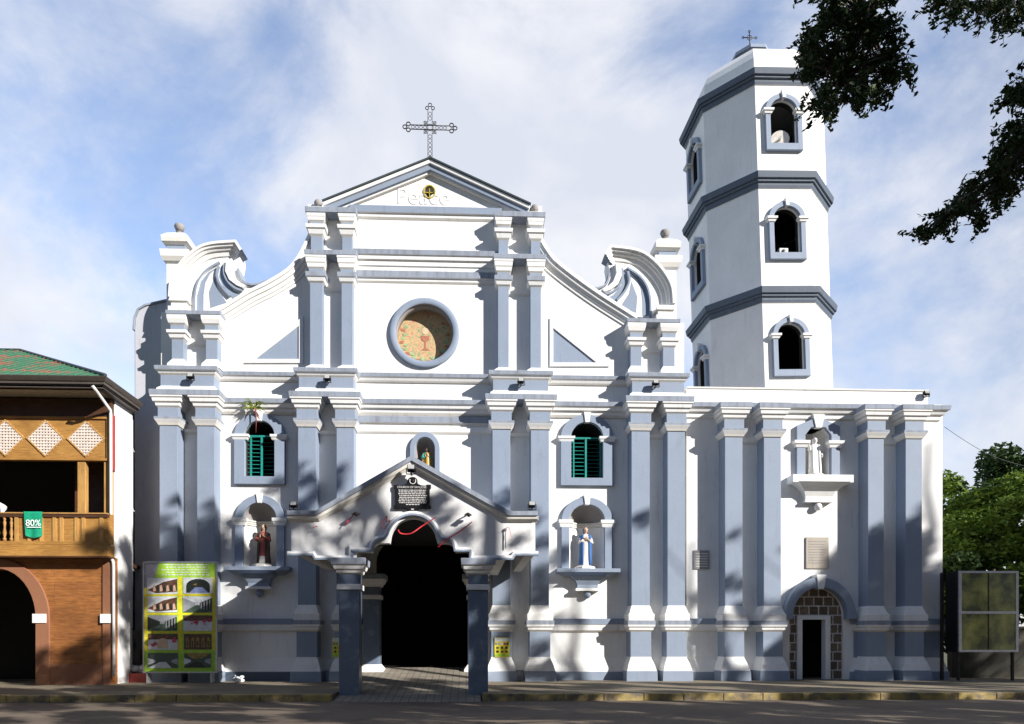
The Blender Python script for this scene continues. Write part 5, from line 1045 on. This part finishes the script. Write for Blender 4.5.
for px_ in (11, 4.2, -2.6, -9.4, -16.2, -23, -30, -37):
    xx = X(px_, YB2); b = B(); hh = zr_top - .10 - zr_low - .06; z0_ = zr_low + .06; b.ngon(xx, YB2 + .02, [(z0_, .05, 'wood_orange'), (z0_ + .12 * hh, .05, 'wood_orange'), (z0_ + .16 * hh, .025, 'wood_orange'), (z0_ + .35 * hh, .055, 'wood_orange'), (z0_ + .55 * hh, .028, 'wood_orange'), (z0_ + .8 * hh, .045, 'wood_orange'), (z0_ + .86 * hh, .025, 'wood_orange'), (z0_ + hh, .05, 'wood_orange')], 10, 0, True); b.done('baluster', bal)
# eaves and roof
YE = YH - .85; ex1 = X(103, YE); exr = ex1 + .0; ez0, ez1 = Z(387.5, YE, 60), Z(377.5, YE, 60)
exs = X(104, YE) + .0; YEB = 22.6
b = B(); b.box(hx0, ex1, YE, YEB, ez0 + .02, ez0 + .06, 'soffit'); b.box(hx0, ex1 - .02, YE + .10, YE + .2, ez0 - .0, ez0 + .02, 'soffit'); b.done('soffit', house)
b = B()
gp = [(0, 0), (.03, -.02), (.05, -.1), (.10, -.13), (.10, -.2), (.16, -.24), (.18, -.3)]
def gutter_run(p, q_, nrm):
    pass
prof = [(ez0, .0, 'gutter'), (ez0 + .09, .0, 'gutter'), (ez0 + .095, .05, 'gutter'), (ez0 + .17, .06, 'soffit'), (ez0 + .18, .10, 'gutter'), (ez0 + .25, .15, 'gutter'), (ez1, .17, 'gutter'), (ez1 + .02, .13, 'gutter')]
rings = []
for (z_, o_, k_) in prof: rings.append([b.V(hx0, YE - o_, z_), b.V(ex1 + o_, YE - o_, z_), b.V(ex1 + o_, YEB, z_), b.V(ex1 - .2, YEB, z_), b.V(ex1 - .2, YE + .2, z_), b.V(hx0, YE + .2, z_)])
for i in range(len(rings) - 1):
    for j in range(6): b.face([rings[i][j], rings[i][(j + 1) % 6], rings[i + 1][(j + 1) % 6], rings[i + 1][j]], prof[i][2])
b.face(rings[-1], 'gutter'); b.face(rings[0][::-1], 'gutter'); b.done('gutter', house)
# hip roof
ry = YE + 5.2; rx = X(20, ry); rz = Z(350.5, ry, 18)
sl = (rz - ez1) / (ry - YE)
b = B(); e1 = ex1 + .12
YR = 34.; sl2 = (rz - ez1) / (e1 - rx); en = e1 - 1.25; zn = ez1 + .01 + sl2 * 1.25
A1 = b.V(hx0, YE - .1, ez1 + .01); A2 = b.V(e1, YE - .1, ez1 + .01); A3 = b.V(rx, ry, rz); A4 = b.V(hx0, ry, rz); A5 = b.V(e1, YEB, ez1 + .01); A5b = b.V(en, YEB, zn); A5c = b.V(en, YR, zn); A6 = b.V(rx, YR - 5, rz); A7 = b.V(hx0, YR, ez1 + .01); A8 = b.V(hx0, YR - 5, rz)
b.face([A1, A2, A3, A4], 'roof_sheet'); b.face([A2, A5, A5b], 'roof_sheet'); b.face([A2, A5b, A3], 'roof_sheet'); b.face([A5b, A5c, A6, A3], 'roof_sheet'); b.face([A4, A3, A6, A8], 'roof_sheet'); b.face([A8, A6, A5c, A7], 'roof_sheet')
b.tube([(hx0, ry, rz + .02), (rx, ry, rz + .02), (e1 + .0, YE - .1, ez1 + .05)], .05, 'dark_cap', 6, False)
x_ = hx0
while x_ < e1 - .3:     # standing seams
    t_ = 1 if x_ <= rx else (e1 - x_) / (e1 - rx); b.tube([(x_, YE - .1, ez1 + .03), (x_, YE - .1 + t_ * (ry - YE + .1), ez1 + .03 + t_ * (rz - ez1))], .014, 'roof_sheet', 4, False); x_ += .28
b.done('roof', house)
# white leader from gutter to wall, red strip
b = B(); p0 = (X(92, YE - .12), YE - .1, Z(387, YE, 92)); p1 = (hx1 + .02, YH - .08, Z(411, YH, 110)); p2 = (hx1 + .04, YH - .08, Z(558, YH, 112)); p3 = (hx1 + .1, YH - .08, Z(562, YH, 114)); p4 = (hx1 + .12, YH - .08, PZ + .25)
b.tube([p0, (p0[0] + .05, p0[1] + .1, p0[2] - .1), p1, (p1[0] + .01, p1[1], p1[2] - .1), p2, p3, (p3[0] + .01, p3[1], p3[2] - .1), p4], .045, 'pipe_white', 10); t = b.done('downpipe', at=(p4[0], p4[1], PZ + .25)); tag(t, 'white leader pipe bending from the gutter down the house corner', 'pipe')
b = B(); b.box(hx1 - .0, hx1 + .03, YH - .02, YH + .2, Z(470, YH, 111), Z(414, YH, 111), 'rust_red'); b.done('red_strip', house)
# second pipe on side wall
pipe(121, 22.1, 555, 672, 'short white pipe against the side of the house beside the sacks', .05, 0, (600, 640))
# green shirt on the rail
b = B(); rs = random.Random(1); nx_, nz_ = 10, 12; x0_, x1_ = X(23, YB2 - .1), X(42, YB2 - .1); zt3, zb3 = Z(513, YB2 - .1, 30), Z(537, YB2 - .1, 30)
grid = []
for j in range(nz_ + 1):
    v_ = j / nz_; row = []
    for i in range(nx_ + 1):
        u_ = i / nx_; xl_ = x0_ + (.02 + .12 * v_) * (x1_ - x0_); xr_ = x1_ - .01 * v_; x_ = xl_ + u_ * (xr_ - xl_); z_ = zt3 + .045 - v_ * (zt3 - zb3) - .07 * math.sin(math.pi * u_) * v_; y_ = YB2 - .075 - .02 * math.sin(u_ * 9 + v_ * 2) * v_ - .015
        row.append(b.V(x_, y_, z_))
    grid.append(row)
back = [b.V(x0_ + i / nx_ * (x1_ - x0_), YB2 + .12, zt3 + .045) for i in range(nx_ + 1)]; back2 = [b.V(x0_ + i / nx_ * (x1_ - x0_), YB2 + .13, zt3 - .3) for i in range(nx_ + 1)]
for i in range(nx_): b.face([grid[0][i], grid[0][i + 1], back[i + 1], back[i]], 'shirt_green', True); b.face([back[i], back[i + 1], back2[i + 1], back2[i]], 'shirt_green', True)
for j in range(nz_):
    for i in range(nx_): b.face([grid[j][i], grid[j][i + 1], grid[j + 1][i + 1], grid[j + 1][i]], 'shirt_green', True)
xm = X(33, YB2 - .1); b.text('80%', xm + .02, Z(526.5, YB2, 33), YB2 - .125, .26, 'print_white', .003); b.box(xm - .16, xm + .24, YB2 - .128, YB2 - .122, Z(528.3, YB2, 33), Z(527.5, YB2, 33), 'print_white')
tag(b.done('green_shirt', at=(x0_, YB2, zb3)), 'green cloth with white printed characters hung over the balcony rail', 'shirt')
b = B(); x_, z_ = F(-4, 509, YH); b.tube([(x_ - .3, YH + .3, z_ + .25), (x_ + .15, YH + .1, z_ + .05), (x_ + .3, YH - .2, zr_top + .05)], [.12, .1, .03], 'rag_white', 8); tag(b.done('white_cloth', at=(x_, YH, z_)), 'edge of a white cloth behind the balcony rail at the left border', 'cloth')

# ------------------------------------------------------------------ glass notice case at the right
YN = 22.2
nx0_, nx1_ = X(958.5, YN), X(1018, YN); nzt, nzb, nzm = Z(571, YN, 985), Z(652, YN, 985), Z(612.5, YN, 985)
nc = thing('notice_case', 'tall metal-framed glass display case with two door panes under the trees right of the annex', 'notice case', ((nx0_ + nx1_) / 2, YN, PZ))
b = B()
for (xa_, xb_, za_, zb_) in ((nx0_, nx0_ + .09, nzb, nzt), (nx1_ - .09, nx1_, nzb, nzt), (nx0_ + .09, nx1_ - .09, nzt - .07, nzt), (nx0_ + .09, nx1_ - .09, nzb, nzb + .07), (nx0_ + .09, nx1_ - .09, nzm - .04, nzm + .04)): b.box(xa_, xb_, YN - .03, YN + .03, za_, zb_, 'aluminium')
b.box((nx0_ + nx1_) / 2 - .012, (nx0_ + nx1_) / 2 + .012, YN - .02, YN + .02, nzb + .07, nzt - .07, 'iron'); b.done('frame', nc)
b = B(); b.box(nx0_ + .09, nx1_ - .09, YN + .0, YN + .012, nzb + .07, nzm - .04, 'case_glass'); b.done('pane', nc); b = B(); b.box(nx0_ + .09, nx1_ - .09, YN + .0, YN + .012, nzm + .04, nzt - .07, 'case_glass'); b.done('pane', nc)
b = B(); b.box(nx0_ - .22, nx0_ - .14, YN + .5, YN + .58, PZ, nzt - .02, 'iron'); b.box(nx0_ - .005, nx0_, YN + .03, YN + .6, nzb, nzt, 'black_metal'); b.box(nx1_, nx1_ + .005, YN + .03, YN + .6, nzb, nzt, 'black_metal'); b.box(nx0_, nx1_, YN + .6, YN + .62, nzb, nzt, 'black_metal'); b.box(nx0_, nx1_, YN + .03, YN + .6, nzt - .02, nzt, 'black_metal'); b.box(nx0_, nx1_, YN + .03, YN + .6, nzb, nzb + .02, 'black_metal'); b.done('cabinet', nc)
for xx in (nx0_ + .05, nx1_ - .12): b = B(); b.box(xx, xx + .07, YN + .1, YN + .17, PZ, nzb, 'iron'); b.done('leg', nc)
# low dark garden wall behind it
b = B(); b.box(X(952, 24), 40, 24.0, 24.25, -.05, 1.9, 'wall_shade'); b.box(X(952, 24), 40, 23.95, 24.3, 1.9, 1.98, 'wall_shade'); tag(b.done('garden_wall', at=(18, 24, 0)), 'low garden wall coloured dark for the deep shade behind the glass display case', 'wall')

# ------------------------------------------------------------------ trees
def limb(b, p0, p1, r0, r1, seed, n=6, wob=.25):
    rs = random.Random(seed); P = []; p0, p1 = Vector(p0), Vector(p1); L_ = (p1 - p0).length
    for i in range(n + 1):
        t_ = i / n; w = math.sin(t_ * math.pi) * wob * L_ * .25; P.append(p0.lerp(p1, t_) + Vector((rs.uniform(-1, 1), rs.uniform(-1, 1), rs.uniform(-.5, 1))) * w)
    b.tube(P, [r0 + (r1 - r0) * i / n for i in range(n + 1)], 'bark', 8); return P
def tree(name, label, x, y, h, cr, mat, n, size, seed, group=None, base=.3, lobes=26, z0=0., flat_=.75):
    t = thing(name, label, 'tree', (x, y, z0), group); rs = random.Random(seed); b = B(); zf = z0 + h * base
    limb(b, (x, y, z0 - .2), (x + rs.uniform(-.3, .3), y, zf), h * .032, h * .022, seed, 6, .08); cents = []
    for k in range(lobes):
        a = rs.uniform(0, 6.283); rr_ = cr * math.sqrt(rs.random()) * .85; zc_ = z0 + h * (base + (1 - base) * (.15 + .75 * rs.random() * (1 - .45 * (rr_ / cr) ** 2))); c_ = (x + rr_ * math.cos(a), y + rr_ * math.sin(a), zc_); r_ = cr * rs.uniform(.16, .32); cents.append((*c_, r_))
        if k % 2 == 0: limb(b, (x, y, zf - .1 * h * rs.random()), c_, h * .011, .02, seed + k, 5, .3)
    b.done('trunk', t)
    leaves('crown', cents, size, mat, n, t, seed, (x, y, z0), flat_); return t, cents
# trees seen at the right edge behind the case
tree('leafy_tree', 'bright green bushy tree behind the display case at the right edge', 20.5, 28.0, 9.2, 3.6, 'leaf_green', 32000, .13, 21, base=.12, lobes=46)
tree('leafy_tree', 'darker round-topped tree rising farther back at the right edge', 28.0, 36.0, 13.2, 4.4, 'leaf_deep', 22000, .18, 33, base=.2, lobes=34)
tree('leafy_tree', 'low dark tree in the shade directly over the display case', 18.9, 25.8, 5.6, 2.0, 'leaf_deep', 16000, .12, 44, base=.15, lobes=24)
tree('leafy_tree', 'tree beyond the right edge past the display case', 25.6, 24.8, 8.6, 3.4, 'leaf_deep', 16000, .17, 51, base=.15, lobes=30)

# street trees across the road that throw the dappled shade
def tl(x_w, z_w, Y): # tree position whose point at height lands at (x_w, z_w) on the facade
    k = (YF - Y) / -SDIR.y; return x_w + SDIR.x * k, z_w + SDIR.z * k
# (surface depth or 'g' for the ground, px x0, x1, px y0, y1, lobes, radius range)
SPEC = [(YF, 150, 232, 520, 575, 15, .34, .55), (YF, 232, 300, 500, 545, 9, .25, .45), (YF, 296, 356, 470, 505, 4, .2, .35), (YF, 250, 300, 470, 500, 1, .2, .3), (YP, 290, 535, 478, 552, 11, .16, .30), (YP, 335, 362, 640, 695, 6, .2, .3), (YP, 465, 490, 595, 700, 7, .16, .3),
        (YF, 490, 552, 490, 600, 11, .2, .42), (YF, 490, 552, 600, 680, 7, .25, .4), (YF, 552, 600, 530, 680, 6, .18, .34), (YF, 638, 660, 508, 520, 1, .3, .32), (YF, 700, 790, 605, 680, 9, .25, .45), (YF, 690, 790, 570, 605, 3, .2, .3),
        (YF, 785, 860, 585, 680, 26, .34, .6), (YF, 850, 905, 535, 680, 34, .4, .65), (YF, 900, 945, 508, 680, 34, .4, .65), (22.2, 945, 1060, 555, 690, 90, .5, .8), (YH, 60, 115, 535, 560, 4, .25, .4), (YH, -10, 105, 645, 682, 8, .25, .45),
        (22.0, 116, 152, 540, 680, 12, .25, .45), (YF, 720, 790, 520, 570, 2, .12, .2), (YF, 160, 225, 495, 522, 3, .2, .35), (26.5, 930, 1100, 530, 650, 100, .7, 1.0)]
rs = random.Random(41); LOB = []
def add_lobe(Xs, Ys, Zs, r):
    lim = (Xs + 1.28 * Ys - 1.0 - r) / 2.08; Yt = min(rs.uniform(4.5, 8.5), lim - .3); k = (Ys - Yt) / -SDIR.y
    LOB.append((Xs + SDIR.x * k, Yt, Zs + SDIR.z * k, r))
for (Ys, a0, a1_, b0, b1, n_, r0_, r1_) in SPEC:
    for k in range(n_):
        px_, py_ = rs.uniform(a0, a1_), rs.uniform(b0, b1); xw, zw_ = F(px_, py_, Ys); add_lobe(xw, Ys, zw_, rs.uniform(r0_, r1_))
for k in range(250):
    if k >= 190: Yg = rs.uniform(16.8, 20.5); xg = rs.uniform(-13, -3.6)
    elif k < 50: Yg = rs.uniform(16.6, 22.0); xg = rs.uniform(-9, 12)
    elif k < 135: Yg = rs.uniform(12.0, 16.8); xg = rs.uniform(-10, 12)
    else: Yg = rs.uniform(12.5, 23.0); xg = rs.uniform(8.0, 19)
    add_lobe(xg, Yg, 0.0, rs.uniform(.28, .62))
LOB.sort()
centres = [12.5, 15.5, 18.5, 21.5, 25.0, 28.5, 32.5, 37.0]
nm = ['street tree standing nearest the right edge of the view, across the road', 'second tree of the row across the road', 'third tree of the row across the road', 'fourth tree of the row across the road', 'fifth tree of the row across the road, opposite the porch', 'sixth tree of the row, opposite the annex', 'dense seventh tree of the row, opposite the side door', 'last and widest tree of the row, opposite the display case']
for i, cx_ in enumerate(centres):
    mine = [l for l in LOB if min(centres, key=lambda c: abs(c - l[0])) == cx_]
    if not mine: continue
    my = sum(l[1] for l in mine) / len(mine); hi = max(l[2] for l in mine)
    t = thing('street_tree', nm[i], 'tree', (cx_, my, 0), 'street trees across the road'); b = B(); limb(b, (cx_, my, -.2), (cx_, my, hi * .55), .34, .22, 60 + i, 6, .06); limb(b, (cx_, my, hi * .54), (cx_ + .3, my, hi * .95), .22, .05, 80 + i, 6, .1)
    for q_, l in enumerate(mine):
        st = max(hi * .3, l[2] - 2.5 - .5 * abs(l[0] - cx_)); limb(b, (cx_, my, min(st, hi * .8)), l[:3], .035, .012, q_ + i * 50, 4, .2)
    b.done('trunk', t)
    leaves('crown', mine, .125, 'leaf_dark', int(sum(l[3] ** 2 for l in mine) * 900), t, 200 + i, (cx_, my, 0), .85, 1.1)

# unseen trees added behind and left of the viewer to block sky light
bt, _ = tree('sky_block_tree', 'unseen tall tree added around the viewer to block sky light', -34.0, -14.0, 19.0, 6.5, 'leaf_dark', 9000, .42, 301, group='added sky-blocking trees', base=.12, lobes=60)
for (xx, yy_) in ((-22, -15), (-11, -14), (0, -16), (11, -15), (22, -16), (34, -15), (-33, -2), (-30, 8), (-27, 16), (-40, 4)): dup(bt, (xx, yy_, 0))

# overhanging tree whose boughs enter the frame at the upper right
YO = 8.6
def o3(px_, py_, dy=0): x_, z_ = F(px_, py_, YO + dy); return (x_, YO + dy, z_)
bx, by = 12.4, YO - .4
ot = thing('overhanging_tree', 'large dark tree at the right whose leafy boughs hang into the top corner', 'tree', (bx, by, 0))
b = B(); limb(b, (bx, by, -.2), (bx - .3, by, 6.2), .42, .30, 3, 6, .05); limb(b, (bx - .3, by, 6.1), (bx + .5, by - 2, 9.8), .28, .10, 4)
rs = random.Random(12); cl = []
def bough(pts_px, r0, clusters):
    P = [Vector(o3(*p)) for p in pts_px]; start = Vector((bx - .3, by, min(6.0, P[0].z)))
    pp = limb(b, start, P[0], .14, r0, len(cl) + 5, 5, .15)
    for i in range(len(P) - 1): b.tube([P[i], P[i].lerp(P[i + 1], .5) + Vector((0, 0, .03)), P[i + 1]], [r0 * (1 - .25 * i), r0 * (1 - .25 * i) * .85, r0 * (.75 - .25 * i)], 'bark', 6)
    for (cx_, cy_, rx_, n_) in clusters:
        for k in range(n_):
            a = rs.uniform(0, 6.28); q_ = math.sqrt(rs.random()); px_, py_ = cx_ + rx_ * q_ * math.cos(a), cy_ + rx_ * q_ * math.sin(a) * .8; dy = rs.uniform(-.5, .5); c_ = Vector(o3(px_, py_, dy))
            near = min(P, key=lambda v: (v - c_).length); d_ = (c_ - near); d_ = (d_.normalized() if d_.length > .01 else Vector((1, 0, 0))) + Vector((rs.uniform(-.8, .8), rs.uniform(-.8, .8), rs.uniform(-.9, .35))); d_.normalize(); tip = c_ + d_ * rs.uniform(.14, .30)
            b.tube([near, near.lerp(c_, .6) + Vector((0, 0, .04)), c_, tip], [.012, .007, .004, .002], 'bark', 4)
            for q2 in range(6): w_ = c_.lerp(tip, q2 / 5); cl.append((w_.x, w_.y, w_.z, .062 - .006 * q2))
bough([(1000, -90), (905, -40), (865, 20), (840, 80)], .05, [(855, 5, 34, 50), (852, 38, 42, 80), (838, 72, 32, 52), (893, 68, 20, 24), (818, 55, 18, 18), (828, 98, 14, 14), (862, 92, 20, 20), (840, -30, 45, 36)])
bough([(1060, -60), (1000, -20), (945, 5)], .03, [(945, 2, 18, 18), (975, 4, 18, 9), (1003, 12, 18, 18), (1022, 0, 20, 16), (975, -25, 40, 14)])
bough([(1110, 60), (1040, 80), (1012, 96)], .02, [(1020, 92, 13, 14), (1008, 98, 9, 6), (1045, 85, 25, 22)])
bough([(1130, 60), (1050, 120), (1000, 175), (950, 215)], .05, [(1035, 142, 28, 34), (1012, 160, 22, 36), (988, 184, 18, 28), (964, 203, 15, 24), (945, 220, 11, 15), (930, 230, 8, 7), (1000, 190, 13, 10), (978, 218, 9, 5), (1060, 120, 35, 36), (1020, 128, 12, 8)])
b.done('trunk', ot)
leaves('foliage', cl, .042, 'leaf_dark', 19000, ot, 77, (bx, by, 0), .8, 1.35)
rs = random.Random(5); cu_ = []
for k in range(46):
    a = rs.uniform(0, 6.28); rr_ = 5.0 * math.sqrt(rs.random()); c_ = (bx + 2.5 + rr_ * .8 * math.cos(a), by - 4.5 + rr_ * math.sin(a) * .6, rs.uniform(6.8, 9.6)); cu_.append((*c_, rs.uniform(.4, .8)))
leaves('crown', cu_, .12, 'leaf_dark', 9000, ot, 78, (bx, by, 0), .7)
# cable
b = B(); p0 = (X(944, YA), YA - .02, Z(427, YA, 944)); p1 = o = (X(1035, 24.), 24., Z(468, 24., 1035)); Pc = [Vector(p0).lerp(Vector(p1), i / 8) - Vector((0, 0, .25 * math.sin(math.pi * i / 8))) for i in range(9)]
b.tube(Pc, .008, 'wire_black', 5); tag(b.done('cable', at=p0), 'thin black cable running from the annex corner to the trees', 'cable')
